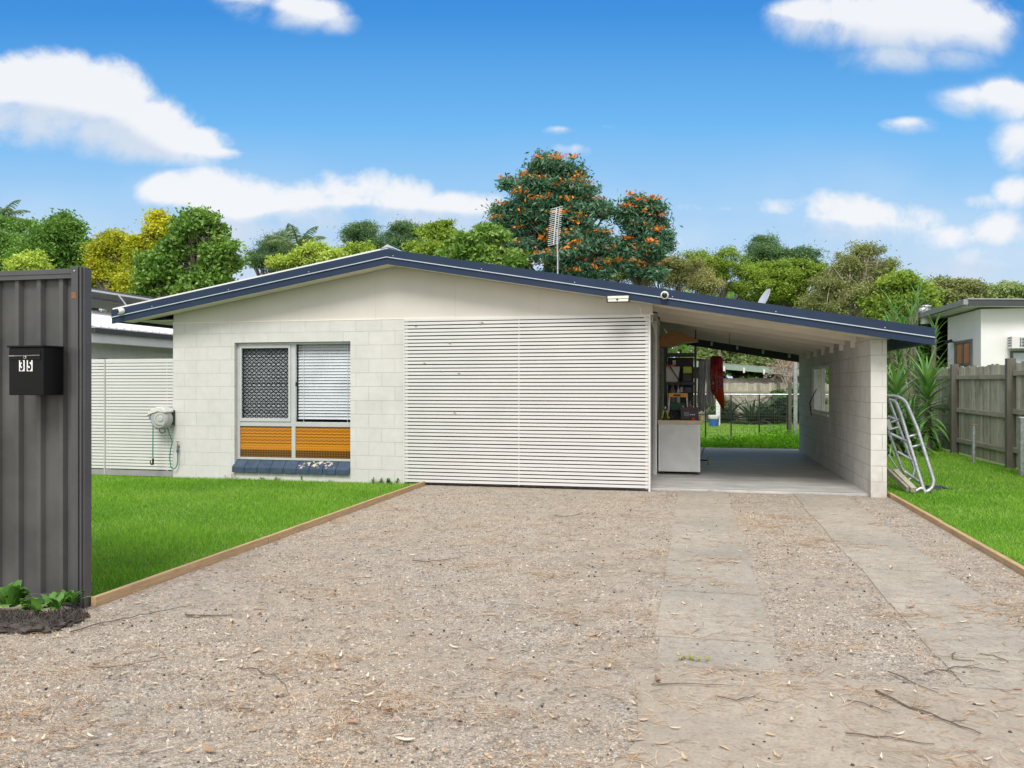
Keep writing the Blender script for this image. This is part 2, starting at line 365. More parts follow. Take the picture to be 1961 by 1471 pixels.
mb = MB(); mb.box(-4.0, 2.2, 11.18, 18.75, -.1, .03); tag(mb.build('carport_slab', M['slab'], bevel=.006), kind='structure')

# ================================================================== HOUSE
YF = 11.04; YB = 10.69; XA = -4.19; ZA = 3.114; PITCH = .1725
XHL, XHR = -7.80, 2.36         # outer faces of the end walls
XEL, XER = -8.60, 2.82         # ends of the barge boards
def zb(x): return ZA-PITCH*abs(x-XA)
house = empty('house', (XA, YF, 0), 'low white block house with a navy edged gable roof running over an open carport', 'house')
wx0, wx1 = px(449, 0, YF).x, px(671, 0, YF).x; wz0, wz1 = .03+px(560, 893, YF).z, px(560, 655, YF).z
XS0, XS1 = -4.05, -.60
mb = MB()
mb.box(XHL, wx0, YF, YF+.19, -.05, 2.37); mb.box(wx1, XS0, YF, YF+.19, -.05, 2.37)
mb.box(wx0, wx1, YF, YF+.19, wz1, 2.37); mb.box(wx0, wx1, YF+.001, YF+.19, -.05, wz0-.075)
mb.build('front_wall', M['block'], house)
mb = MB(); mb.box(XHL, XHL+.19, YF+.19, 19, -.05, 2.4); mb.box(XS0-.19, XS0, YF+.19, 12.9, .03, 2.4)
mb.build('side_wall', M['block_side'], house)
mb = MB(); mb.box(XS0-.19, -.58, 12.9, 13.09, .03, 2.55); mb.build('porch_wall', M['block'], house)
mb = MB(); mb.box(-.77, -.58, 13.09, 18.9, .03, 2.5); mb.build('carport_inner_wall', M['block_side'], house)
mb = MB(); mb.box(XHL+.19, -.77, 18.7, 18.9, 0, 2.4); mb.build('rear_wall', M['block'], house)
# gable of fibre sheet above the blocks, with joints
mb = MB(); ov = .0
xs = [XHL+.0, -6.9, -5.7, -4.5, -3.3, -2.1, -.9, XS1+.05]
for a, b_ in zip(xs[:-1], xs[1:]):
    a += .0008; b_ -= .0008
    P = [(a, 2.372), (b_, 2.372), (b_, zb(b_)-.01+.1)]
    if a < XA < b_: P.append((XA, ZA-.01+.1))
    P.append((a, zb(a)-.01+.1)); mb.prism(P, YF+.012, YF+.04)
mb.build('gable_sheet', M['sheet'], house)
mb = MB(); mb.box(XHL-.002, XS1+.06, YF-.004, YF+.011, 2.365, 2.379)
mb.build('gable_trim', M['beige'], house)
# roof: two slopes of ribbed sheet
def roofprism(x0, x1, d0, d1, y0, y1, mb):
    P = [(x0, zb(x0)+d0), (x1, zb(x1)+d0), (x1, zb(x1)+d1), (x0, zb(x0)+d1)]
    mb.prism(P, y0, y1)
mb = MB(); roofprism(XEL+.02, XA, .166, .185, YB+.03, 19.3, mb); roofprism(XA, XER-.02, .166, .185, YB+.03, 19.3, mb)
n = 0
for x0, x1 in ((XEL+.02, XA), (XA, XER-.02)):
    y = YB+.1
    while y < 19.2:
        roofprism(x0, x1, .1851, .203, y, y+.03, mb); y += .19
mb.build('roof', simple('roof_sheet', (.66, .68, .68), .45, .3, var=.12, scale=1.5), house)
mb = MB(); roofprism(XEL-.01, XA, .2051, .236, YB+.03, YB+.12, mb); mb.build('roof_edge_capping', M['white'], house)
mb = MB(); mb.prism([(XA-.10, ZA+.215), (XA, ZA+.235), (XA+.10, ZA+.215), (XA, ZA+.275)], YB+.02, 19.3); mb.build('ridge_cap', M['bead'], house)
for x0, x1 in ((XEL, XA), (XA, XER)):
    mb = MB(); roofprism(x0, x1, .098, .205, YB-.012, YB+.028, mb); mb.build('barge_capping', M['navy'], house)
    mb = MB(); roofprism(x0, x1, .086, .0975, YB-.018, YB+.02, mb); mb.build('flashing_strip', M['bead'], house)
    mb = MB(); roofprism(x0, x1, -.002, .0855, YB, YB+.03, mb); mb.build('barge_board', M['navy'], house)
for k in range(9):
    x = XEL+.7+k*1.27; mb = MB()
    mb.lathe([(.008, 0), (.006, .006), (.001, .008)], (x, YB-.012, zb(x)+.12), (0, -1, 0), 8)
    mb.build('barge_screw', M['bead'], house)
# eave gutters returning along the low edges
mb = MB(); mb.box(XEL-.001, XEL+.11, YB+.032, 19.3, zb(XEL)+.02, zb(XEL)+.16)
mb.build('gutter', M['navy'], house)
mb = MB(); mb.box(XER-.11, XER+.001, YB+.032, 19.3, zb(XER)+.02, zb(XER)+.16); mb.build('gutter', M['navy'], house)
# soffit between barge and gable
mb = MB(); roofprism(XEL+.12, XA, .012, .02, YB+.031, YF-.002, mb); roofprism(XA, XS1+.05, .012, .02, YB+.031, YF-.002, mb)
mb.box(XEL+.12, XHL-.005, YF, 19, zb(XEL)+.06, zb(XEL)+.07)
mb.build('soffit', M['beige'], house)
# carport ceiling, joists with packers, end wall
mb = MB(); roofprism(XS1+.06, XER-.12, .15, .165, YB+.032, 18.9, mb); mb.build('carport_ceiling', M['beige'], house)
for i in range(8):
    y = 11.1+.905*i
    mb = MB(); roofprism(XS1-.0 if y < 12.85 else -.57, XHR-.19, .005, .149, y, y+.05, mb); mb.build('joist', M['beige'], house)
for i in range(1, 8):
    mb = MB(); y = 11.1+.905*i; mb.box(XHR-.25, XHR-.192, y+.052, y+.10, zb(2.1)-.09, zb(2.1)+.10); mb.build('joist_packer', M['beige'], house)
pw0 = px(1660, 0, YF)
XW = 2.17                       # inner face of the carport's end wall
wy0, wy1 = 14.35, 16.35; vz0, vz1 = .93, 1.76
def side_piece(mb, y0, y1, z0, z1): mb.box(XW, XW+.19, y0, y1, z0, z1)
mb = MB(); side_piece(mb, YF+.2, wy0, .03, 2.14); side_piece(mb, wy1, 18.3, .03, 2.14)
side_piece(mb, wy0, wy1, .03, vz0); side_piece(mb, wy0, wy1, vz1, 2.14)
mb.build('carport_end_wall', M['block_side'], house)
mb = MB(); mb.box(XW, XW+.19, YF, YF+.2, -.05, 2.13); mb.build('carport_pillar', M['block_pillar'], house, bevel=.004)
# end wall window: white frame, sliding sash, glass, prop
wn = MB()
fx = XW+.03
for (a, b_, c, d) in ((wy0, wy1, vz0, vz0+.04), (wy0, wy1, vz1-.04, vz1), (wy0, wy0+.04, vz0+.04, vz1-.04), (wy1-.04, wy1, vz0+.04, vz1-.04), (15.33, 15.37, vz0+.04, vz1-.04)):
    wn.box(fx, fx+.06, a, b_, c, d)
wn = wn.build('carport_window', M['white'], house)
mb = MB(); mb.box(fx+.025, fx+.03, wy0+.041, 15.329, vz0+.041, vz1-.041); mb.box(fx+.03, fx+.035, 15.371, wy1-.041, vz0+.041, vz1-.041); mb.build('pane', glass_mat('pale_pane', (.95, .97, .95), .1, .12), wn)
mb = MB(); mb.box(XW-.03, XW+.001, wy0-.02, wy1+.02, vz0-.035, vz0-.002); mb.build('sill', M['white'], wn)
mb = MB(); mb.tube([(XW-.02, 15.6, 1.35), (XW-.09, 15.95, 1.1), (XW-.03, 16.2, .86)], .008, 6); mb.build('stay', M['black'], wn)

# rear beam and post of the open lean-to behind the carport
mb = MB(); P = [(XS1, zb(XS1)-.08), (2.3, zb(2.3)-.08), (2.3, zb(2.3)+.1), (XS1, zb(XS1)+.1)]; mb.prism(P, 18.9, 18.98); mb.build('rear_beam', M['dark'], house)
for k in range(5):
    mb = MB(); x = -.2+k*.55; mb.box(x, x+.04, 18.7, 18.89, zb(x)-.02, zb(x)+.06); mb.build('rafter_end', M['bead'], house)
# corner board, conduit and cable
mb = MB(); mb.box(-.63, -.575, 12.86, 12.899, .03, 2.42); mb.build('corner_board', M['white'], house)
mb = MB(); mb.tube([(-.60, 11.15, 2.46), (-.61, 11.3, 2.36), (-.60, 12.0, 2.3), (-.62, 12.6, 2.32), (-.60, 12.85, 2.22), (-.60, 12.85, .1)], .009, 6); mb.build('conduit', M['white'], house)
mb = MB(); mb.tube([(-.72, 11.0, 2.47), (-.70, 11.0, 2.37), (-.64, 11.01, 2.31), (-.55, 11.02, 2.27), (-.56, 11.04, 2.34)], .006, 6); mb.build('cable', M['beige'], house)

# ---- front window
win = MB()
yf0, yf1 = YF+.07, YF+.12
def wpx(x): return px(x, 0, YF+.07).x
def wpz(y): return px(560, y, YF+.07).z
X0, X1, Xm0, Xm1 = wx0+.003, wx1-.003, wpx(557), wpx(566)
Zt, Zm1, Zm0, Zb = wz1-.003, wpz(808), wpz(817), wz0+.05
fr = .045
for (a, b_, c, d, y0) in ((X0, X0+fr, Zb, Zt, 0), (X1-.015, X1, Zb, Zt, 0), (X0+fr, X1-.015, Zt-.03, Zt, 0.001), (X0+fr, X1-.015, Zm0, Zm1, 0.001),
                      (X0+fr, X1-.015, Zb, Zb+.035, 0.001), (Xm0, Xm1, Zm1, Zt-.03, 0.002), (Xm0+.01, Xm1-.005, Zb+.035, Zm0, .002)):
    win.box(a, b_, yf0+y0, yf1, c, d)
win = win.build('front_window', M['alum'], house, bevel=.003)
mb = MB()  # sash round the security mesh
a, b_, c, d = X0+fr+.001, Xm0-.001, Zm1+.001, Zt-.031
for q in ((a, a+.035, c, d), (b_-.035, b_, c, d), (a+.035, b_-.035, c, c+.05), (a+.035, b_-.035, d-.05, d)): mb.box(q[0], q[1], yf0-.012, yf0+.03, q[2], q[3])
mb.build('sash', M['alum'], win, bevel=.003)
ma, mbb, mc, mdd = a+.035, b_-.035, c+.05, d-.05
g = MB(); px_, pz_ = .080, .062
def clip_line(x0, z0, x1, z1):
    # Liang-Barsky against the mesh opening
    t0, t1 = 0., 1.; dx, dz = x1-x0, z1-z0
    for p, q in ((-dx, x0-ma), (dx, mbb-x0), (-dz, z0-mc), (dz, mdd-z0)):
        if abs(p) < 1e-9:
            if q < 0: return None
        else:
            r = q/p
            if p < 0: t0 = max(t0, r)
            else: t1 = min(t1, r)
    return (x0+t0*dx, z0+t0*dz, x0+t1*dx, z0+t1*dz) if t1-t0 > 1e-3 else None
k = -30
while k < 60:
    for sgn in (1, -1):
        x0 = ma+k*px_; seg = clip_line(x0, mc if sgn > 0 else mdd, x0+px_*20, (mc+pz_*20) if sgn > 0 else (mdd-pz_*20))
        if seg:
            ang = math.atan2(seg[3]-seg[1], seg[2]-seg[0]); nx, nz = -math.sin(ang)*.0052, math.cos(ang)*.0052
            yy = yf0+.004 if sgn > 0 else yf0+.0085
            g.prism([(seg[0]-nx, seg[1]-nz), (seg[2]-nx, seg[3]-nz), (seg[2]+nx, seg[3]+nz), (seg[0]+nx, seg[1]+nz)], yy, yy+.004)
    k += 1
z = mc+.035
while z < mdd:
    g.box(ma, mbb, yf0+.013, yf0+.016, z-.0025, z+.0025); z += pz_*1.0
g.build('security_mesh', M['black'], win)
mb = MB(); mb.box(X0+fr, Xm0, yf0+.028, yf0+.033, Zm1, Zt-.03); mb.box(Xm1, X1-.015, yf0+.034, yf0+.038, Zm1, Zt-.03); mb.build('pane', glass_mat('house_pane', (.95, .96, .97), .03, .06), win)
def blind(x0, x1, dz, tilt, y0):
    mb = MB(); z = Zt-.05; rr = random.Random(3)
    while z > Zm1+.02:
        dd = rr.uniform(-.002, .002)
        Mx = Matrix.Translation(((x0+x1)/2, y0, z+dd)) @ Matrix.Rotation(rr.uniform(-.0025, .0025), 4, 'Y') @ Matrix.Rotation(tilt+rr.uniform(-.12, .12), 4, 'X')
        mb.box(-(x1-x0)/2+.01, (x1-x0)/2-.01, -.025, .025, -.0015, .0015, Mx); z -= dz
    for x in (x0+.1, x1-.1): mb.box(x, x+.006, y0-.027, y0-.0255, Zm1, Zt-.03)
    return mb
blind(Xm1, X1, .0445, R(62), yf1+.03).build('venetian_blind', M['blind'], win)
blind(X0+fr, Xm0, .0445, R(62), yf1+.03).build('venetian_blind', M['blind'], win)
mb = MB(); mb.box(Xm1+.005, Xm1+.022, yf0-.014, yf0, (Zm1+Zt)/2-.06, (Zm1+Zt)/2+.0); mb.build('latch', M['black'], win)
# amber patterned glass: blind-like stripes in its colour, with a darker band at the bottom
def amber():
    m, t, b = base('amber_patterned_glass', .25, spec=.6); P = geo(t).outputs['Position']
    sp = t.n('ShaderNodeSeparateXYZ'); t.L.new(P, sp.inputs[0])
    zz = sp.outputs[2]; xx = sp.outputs[0]
    wv = t.m('SINE', t.m('ADD', t.m('MULTIPLY', zz, 2*math.pi/.047), t.m('MULTIPLY', t.m('SINE', t.m('MULTIPLY', xx, 75)), .55)))
    lat = t.m('MULTIPLY', t.m('SINE', t.m('MULTIPLY', t.m('ADD', xx, t.m('MULTIPLY', zz, 1.2)), 75)), t.m('SINE', t.m('MULTIPLY', t.m('SUBTRACT', xx, t.m('MULTIPLY', zz, 1.2)), 75)))
    stripe = t.mapr(wv, -1, 1, .48, 1.1)
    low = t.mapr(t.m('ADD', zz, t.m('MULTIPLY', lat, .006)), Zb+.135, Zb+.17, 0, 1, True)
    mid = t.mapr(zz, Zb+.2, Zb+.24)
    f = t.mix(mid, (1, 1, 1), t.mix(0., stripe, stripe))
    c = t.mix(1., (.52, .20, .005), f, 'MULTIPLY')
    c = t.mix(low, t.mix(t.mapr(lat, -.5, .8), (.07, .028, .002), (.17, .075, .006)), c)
    t.put(b.inputs['Base Color'], c)
    t.put(b.inputs['Normal'], t.bump(t.m('ADD', lat, t.m('MULTIPLY', t.noise(90, P, 2), .5)), .35, .004)); return m
M['amber'] = amber()
for a, b_ in ((X0+fr, Xm0+.01), (Xm1-.005, X1-.015)):
    mb = MB(); mb.box(a, b_, yf0+.02, yf0+.027, Zb+.035, Zm0); mb.build('amber_pane', M['amber'], win)
# room behind, floor to ceiling, so the blind hangs in a dark room
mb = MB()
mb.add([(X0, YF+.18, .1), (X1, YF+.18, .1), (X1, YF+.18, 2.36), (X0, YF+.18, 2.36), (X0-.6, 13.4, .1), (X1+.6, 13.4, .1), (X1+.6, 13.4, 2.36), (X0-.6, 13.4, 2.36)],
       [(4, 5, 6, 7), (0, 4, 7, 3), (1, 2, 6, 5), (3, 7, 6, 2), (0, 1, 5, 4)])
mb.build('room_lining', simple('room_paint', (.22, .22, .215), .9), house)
# sloping navy brick sill, its paint worn off toward the right
def sill_mat():
    m, t, b = base('navy_painted_brick', .65, spec=.3); P = geo(t).outputs['Position']
    sp = t.n('ShaderNodeSeparateXYZ'); t.L.new(P, sp.inputs[0]); u = t.mapr(sp.outputs[0], wx0, wx1)
    n = t.noise(16, P, 5, .65)
    top = t.mapr(sp.outputs[2], wz0-.064, wz0-.052)
    zone = t.m('MULTIPLY', t.m('MULTIPLY', t.mapr(u, .50, .60, 0, 1), t.mapr(u, .93, .82, 0, 1)), top)
    c = t.mix(1., (.045, .072, .115), t.mapr(t.noise(8, P, 4), .3, .7, .75, 1.25), 'MULTIPLY')
    f = t.m('MAXIMUM', t.mapr(t.m('ADD', n, t.m('MULTIPLY', zone, .17)), .70, .73), 0.)
    t.put(b.inputs['Base Color'], t.mix(f, c, (.55, .47, .40))); t.put(b.inputs['Normal'], t.bump(t.noise(45, P, 3), .4, .004)); return m
mb = MB(); n = 9; L = (wx1-wx0+.02)/n; zs = px(560, 893, YF+.05).z
for i in range(n):
    a = wx0-.02+i*L+.003; b_ = a+L-.006; o = random.uniform(-.002, .002)
    mb.prism([(YF-.045+o, wz0-.135), (YF-.03+o, wz0-.135), (YF+.07, wz0-.06), (YF+.07, wz0+.045), (YF-.045+o, wz0-.058)], a, b_, 'X')
mb.build('brick_sill', sill_mat(), house, bevel=.004)
mb = MB(); mb.box(wx0-.015, wx1-.005, YF+.002, YF+.06, .0, wz0-.137); mb.build('sill_mortar', simple('mortar', (.42, .38, .32), .9, var=.3, scale=6), house)
# ---- slatted screen across the porch
scr = MB(); z = .045; zt = 2.362
i = 0
while z < zt-.03:
    o = random.uniform(-.0012, .0012); scr.box(XS0+.01, XS1-.004, YF-.035, YF-.02, z+o, z+.0365+o); z += .0508; i += 1
screen = scr.build('slat_screen', M['slat'], house)
mb = MB(); mb.box(XS0-.005, XS0+.009, YF-.04, YF-.002, .03, zt); mb.box(XS1-.003, XS1+.022, YF-.04, YF+.02, .0, zt)
mb.box(-2.385, -2.368, YF-.0195, YF+.02, .03, zt); mb.box(XS0+.01, XS0+.05, YF-.0195, YF+.02, .03, zt); mb.box(XS1-.045, XS1-.0035, YF-.0195, YF+.02, .03, zt)
mb.box(XS0+.01, XS1-.004, YF-.036, YF-.019, 2.34, 2.364)
mb.build('screen_frame', M['slat'], screen)
mb = MB(); mb.box(XS0+.051, XS1-.046, YF+.022, YF+.028, .03, zt); mb.build('added_gap_shade', simple('painted_gap_shade', (.045, .045, .043), .9), screen)  # added dark sheet: stands in for the porch shade seen between slats
# dents and stuck scraps on the slats
scrap_m = simple('dry_leaf_scrap', (.28, .25, .18), .8)
for (x, y) in ((796, 625), (919, 619), (923, 619), (861, 659), (879, 716), (871, 793), (846, 711), (813, 697)):
    mb = MB(); p = px(x, y, YF-.04); mb.tube([p+Vector((-.02, 0, .012)), p+Vector((0, -.004, random.uniform(-.02, .03))), p+Vector((.025, 0, -.004))], [.002, .006, .001], 5)
    mb.build('stuck_scrap', scrap_m, screen)

# ================================================================== FITTINGS ON THE HOUSE
def sec_cam(x, y, label, yaw):
    p = px(x, y, YB-.02); c = empty('security_camera', p, label, 'camera', 'cameras on the barge boards')
    d = Vector((math.sin(yaw), -math.cos(yaw), -.12)).normalized()
    mb = MB(); mb.lathe([(.048, 0), (.05, .012), (.046, .03), (.04, .04)], p+Vector((0, .012, 0)), (0, -1, 0)); mb.build('mounting_base', M['white'], c, True)
    q = p+Vector((0, -.035, 0))
    mb = MB(); mb.lathe([(.02, -.04), (.042, -.03), (.052, 0), (.050, .02), (.044, .034)], q, d); mb.build('shell', M['white'], c, True)
    mb = MB(); mb.lathe([(.036, .0345), (.034, .042), (.02, .05), (.001, .053)], q, d); mb.build('lens', simple('lens_black', (.015, .014, .013), .12), c, True)
sec_cam(233, 596, 'white dome security camera on the low left end of the navy barge board', -.5)
sec_cam(1273, 566, 'white dome security camera above the carport opening, right of the floodlight', 0.)
fl = px(1184, 573, YB-.06)
floodo = empty('floodlight', fl, 'wide slim solar floodlight in a white and black case under the barge board', 'floodlight')
mb = MB()
hw, hh = .15, .042
mb.box(fl.x-hw, fl.x+hw, fl.y-.03, fl.y+.03, fl.z-hh, fl.z+hh); mb.build('case', M['blackmetal'], floodo, bevel=.004)
mb = MB(); mb.box(fl.x-hw+.015, fl.x+hw-.015, fl.y-.036, fl.y-.031, fl.z+.004, fl.z+hh-.004); mb.box(fl.x-hw+.02, fl.x+hw-.02, fl.y-.036, fl.y-.031, fl.z-hh+.008, fl.z-.003); mb.build('reflector', simple('lamp_cover', (.74, .73, .66), .3), floodo, bevel=.002)
mb = MB(); mb.lathe([(.012, 0), (.012, .008), (.006, .014)], (fl.x-.01, fl.y-.036, fl.z-.006), (0, -1, 0), 12); mb.build('motion_sensor', M['black'], floodo, True)
mb = MB(); mb.box(fl.x-.03, fl.x+.03, fl.y+.031, YB-.002, fl.z, fl.z+.03); mb.build('bracket', M['blackmetal'], floodo)
# TV aerial
ab = px(1068, 523, 14.5); ab.z = zb(ab.x)+.22
ant = empty('tv_aerial', ab, 'tall silver television aerial with many short bars on the roof slope', 'aerial')
top = px(1063, 398, 14.5)
mb = MB(); mb.tube([ab, (ab.x, ab.y, ab.z+.65), (px(1067, 440, 14.5).x, 14.5, px(1067, 440, 14.5).z)], .013, 8); mb.build('mast', M['galv'], ant, True)
mb = MB(); mb.tube([ab+Vector((.13, -.1, -.02)), ab+Vector((0, 0, .14))], .007, 6); mb.tube([ab+Vector((-.1, .1, 0)), ab+Vector((0, 0, .14))], .007, 6); mb.build('stay', M['galv'], ant)
bt, bb = px(1066, 398, 14.5), px(1060, 468, 14.5)
mb = MB(); mb.tube([bt, bb], .010, 6); b2 = Vector((.055, 0, .0)); mb.tube([bt+b2, bb+b2], .006, 6); mb.build('boom', M['alum'], ant, True)
for k in range(19):
    f = k/18; c = bt.lerp(bb, f)
    mb = MB(); wd = .105+.008*math.sin(k*1.7); mb.tube([c+Vector((-wd, -.03, -.03)), c+Vector((wd, .03, .03))], .0055, 6); mb.build('crossbar', M['alum'], ant, True)
# satellite dish just showing above the roof edge
dp = px(1457, 582, 13.0); dp.z = zb(dp.x)+.22
dish = empty('satellite_dish', dp, 'grey satellite dish seen edge on above the carport roof', 'satellite dish')
mb = MB(); c = px(1462, 573, 13.0); ax = Vector((-.86, -.25, .45)).normalized()
mb.lathe([(.02, -.045), (.09, -.035), (.15, -.012), (.18, .0), (.178, .004), (.14, -.006), (.02, -.035)], c, ax, 28); mb.build('reflector', simple('dish_grey', (.42, .45, .48), .4), dish, True)
mb = MB(); mb.tube([dp, dp+Vector((0, 0, .08)), c-ax*.04], .014, 8); mb.build('mast', M['galv'], dish)

# ================================================================== GATE AND LEFT SIDE
YG = YF+.03
gx0, gx1 = -10.9, XHL-.012
gate_fence = empty('slat_gate', ((gx0+gx1)/2, YG, 0), 'cream horizontal slat gate and infill panel between the tall grey fence and the house', 'gate')
gp = px(201, 0, YG).x
for nm, a, b_ in (('gate_panel', gp+.012, gx1), ('infill_panel', gx0, gp-.012)):
    mb = MB(); z = .12
    while z < 1.79:
        mb.box(a, b_, YG, YG+.015, z, z+.0355); z += .0486
    o = mb.build(nm, M['slat'], gate_fence)
    mb = MB()
    if nm == 'gate_panel':
        mb.box(a, a+.03, YG+.0155, YG+.04, .1, 1.8); mb.box(b_-.14, b_-.11, YG+.0155, YG+.04, .1, 1.8); mb.box(a+.06, a+.075, YG+.0155, YG+.03, .1, 1.8); mb.box(b_-.03, b_, YG+.0155, YG+.04, .1, 1.8)
    else: mb.box(b_-.03, b_, YG+.0155, YG+.04, .1, 1.8)
    mb.box(a, b_, YG-.002, YG+.02, 1.80, 1.83)
    mb.build('frame', M['slat'], o)
mb = MB(); mb.box(gx0, gx1, YG-.003, YG+.03, .015, .10); mb.build('bottom_rail', simple('grey_rail', (.30, .29, .30), .5), gate_fence)
mb = MB(); mb.box(gp-.011, gp+.011, YG-.01, YG+.03, .02, 1.83); mb.build('stile', simple('stile_grey', (.42, .42, .40), .5), gate_fence)
# hose reel fixed at the wall corner
hr = px(311, 801, YF-.12)
reel = empty('hose_reel', hr, 'grey wall mounted retractable hose reel at the left corner of the house', 'hose reel')
R_ = .155
prof = []
for k in range(28):
    a = 2*math.pi*k/28; x = math.cos(a); z = math.sin(a)
    r = R_*(1.0+.10*max(0, -x)*max(0, z)*1.6)
    prof.append((hr.x+x*r*.95-.0, hr.z+z*r*1.02-.01))
grey_pl = simple('grey_plastic', (.38, .39, .385), .4, var=.06)
mb = MB(); mb.prism(prof, YF-.22, YF-.05); mb.build('drum_case', grey_pl, reel, True, .03)
mb = MB()
hood = [(hr.x-.19, hr.z+.055), (hr.x-.13, hr.z+.125), (hr.x-.03, hr.z+.172), (hr.x+.08, hr.z+.165), (hr.x+.145, hr.z+.10), (hr.x+.12, hr.z+.08), (hr.x+.0, hr.z+.10), (hr.x-.1, hr.z+.07), (hr.x-.185, hr.z+.035)]
mb.prism(hood, YF-.235, YF-.04); mb.build('hood', simple('pale_plastic', (.62, .62, .6), .4), reel, True, .012)
mb = MB(); mb.lathe([(.10, 0), (.095, .012), (.07, .014), (.068, .006), (.045, .008), (.04, .02), (.001, .022)], (hr.x+.04, YF-.22, hr.z-.005), (.25, -1, 0), 28); mb.build('side_disc', simple('disc_plastic', (.47, .47, .46), .4), reel, True)
mb = MB(); mb.box(hr.x+.02, hr.x+.14, YF-.05, YF-.001, hr.z-.1, hr.z+.12); mb.build('wall_bracket', M['blackmetal'], reel, bevel=.01)
mb = MB(); mb.lathe([(.022, 0), (.028, .02), (.026, .05), (.015, .06)], (hr.x-.15, YF-.15, hr.z+.03), (-.5, -.3, -.6), 16); mb.build('outlet_nozzle', simple('blue_plastic', (.22, .38, .48), .4), reel, True)
hx = px(293, 0, YF-.15).x
mb = MB(); mb.tube([(hr.x-.16, YF-.15, hr.z+.0), (hx+.005, YF-.15, hr.z-.08), (hx, YF-.15, .78), (hx-.003, YF-.15, .32)], .008, 8); mb.build('hose', M['green_hose'], reel, True)
mb = MB(); mb.tube([(hx, YF-.15, .31), (hx, YF-.15, .21)], .014, 8); mb.tube([(hx, YF-.15, .22), (hx-.03, YF-.15, .21), (hx-.05, YF-.15, .27)], .009, 6); mb.build('spray_nozzle', M['black'], reel, True)
mb = MB(); mb.tube([(hr.x-.04, YF-.13, hr.z-.15), (hr.x-.04, YF-.13, hr.z-.2), (hr.x+.0, YF-.13, hr.z-.235), (hr.x+.05, YF-.13, hr.z-.2), (hr.x+.05, YF-.13, hr.z-.15)], .007, 6); mb.build('handle_loop', simple('dark_green_plastic', (.03, .07, .05), .5), reel, True)
# tap with its feed hose
tp = px(340, 855, YF-.04)
tap = empty('garden_tap', tp, 'brass garden tap on the block wall with a short green hose below it', 'tap')
mb = MB(); mb.lathe([(.013, -.05), (.016, -.02), (.012, 0), (.014, .03), (.006, .045), (.006, .07)], tp, (0, 0, 1), 12); mb.tube([tp, tp+Vector((0, .06, -.01))], .012, 8); mb.build('body', simple('brass', (.25, .2, .12), .4, .6), tap, True)
mb = MB(); mb.tube([tp+Vector((-.03, 0, .07)), tp+Vector((.03, 0, .07))], .006, 6); mb.build('handle', simple('dark_brass', (.12, .1, .08), .5), tap)
mb = MB(); mb.lathe([(.018, 0), (.02, .03), (.014, .04)], tp+Vector((0, 0, -.09)), (0, 0, 1), 12); mb.build('connector', simple('blue_fitting', (.03, .06, .25), .4), tap, True)
h0 = tp+Vector((0, 0, -.09))
mb = MB(); mb.tube([h0, h0+Vector((.004, 0, -.12)), h0+Vector((-.005, 0, -.19)), h0+Vector((-.03, -.01, -.24)), h0+Vector((-.06, -.02, -.255)), h0+Vector((-.10, -.02, -.23)), h0+Vector((-.12, -.02, -.1)), h0+Vector((-.11, -.02, .03)), h0+Vector((-.07, -.03, .16)), (hr.x+.06, YF-.1, hr.z-.12)], .008, 8); mb.build('feed_hose', M['green_hose'], tap, True)

# neighbour building on the left, with a raised dark roof above it
XN = -10.55
nb = empty('neighbour_outbuilding', (XN-2, 15, 0), 'white block outbuilding with white ribbed roof behind the slat gate', 'outbuilding')
mb = MB(); mb.box(XN-5, XN, 12.4, 22, 0, 2.3); mb.build('wall', M['block_far'], nb)
mb = MB(); mb.box(XN+.0, XN+.32, 12.2, 22.2, 2.17, 2.40); mb.build('fascia', M['white'], nb)
mb = MB(); mb.box(XN+.321, XN+.40, 12.2, 22.2, 2.34, 2.42); mb.build('gutter', simple('dark_gutter', (.06, .06, .06), .5), nb)
mb = MB()
P = [(XN+.38, 2.425), (XN+.38, 2.445), (XN-2.4, 3.06), (XN-2.4, 3.0)]; mb.prism(P, 12.1, 22.2)
y = 12.15
while y < 22.1:
    mb.prism([(XN+.38, 2.4452), (XN+.38, 2.465), (XN-2.4, 3.08), (XN-2.4, 3.0602)], y, y+.035); y += .2
mb.build('roof', simple('white_roof', (.80, .80, .80), .4, var=.05), nb)
mb = MB(); mb.box(XN+.001, XN+.03, 12.75, 13.0, 1.72, 1.92); mb.build('meter_box', M['galv'], nb)
rk = empty('solar_panel_rack', (XN-1.4, 15, 2.8), 'raised rack of dark solar panels tilted above the white roof, seen from below', 'solar panels')
hx_, hz_, lx_, lz_ = XN-1.6, 3.40, XN-3.9, 3.33
mb = MB()
for k in range(6):
    y0 = 12.6+k*1.45; mb.add([(hx_, y0, hz_), (hx_, y0+1.43, hz_), (lx_, y0+1.43, lz_), (lx_, y0, lz_), (hx_, y0, hz_+.035), (hx_, y0+1.43, hz_+.035), (lx_, y0+1.43, lz_+.035), (lx_, y0, lz_+.035)], [(0, 1, 2, 3), (4, 7, 6, 5), (0, 4, 5, 1), (1, 5, 6, 2), (2, 6, 7, 3), (3, 7, 4, 0)])
mb.build('panels', simple('panel_back', (.10, .10, .105), .5), rk)
mb = MB(); mb.tube([(hx_, 12.2, hz_-.02), (hx_, 21.2, hz_-.02)], .022, 6); mb.tube([(hx_-1, 12.2, hz_-.06), (hx_-1, 21.2, hz_-.06)], .02, 6)
for k in range(7): y0 = 12.6+k*1.35; mb.tube([(hx_, y0, hz_-.02), (hx_+.05, y0+.5, 2.92)], .018, 6)
mb.build('rack_frame', M['alum'], rk)

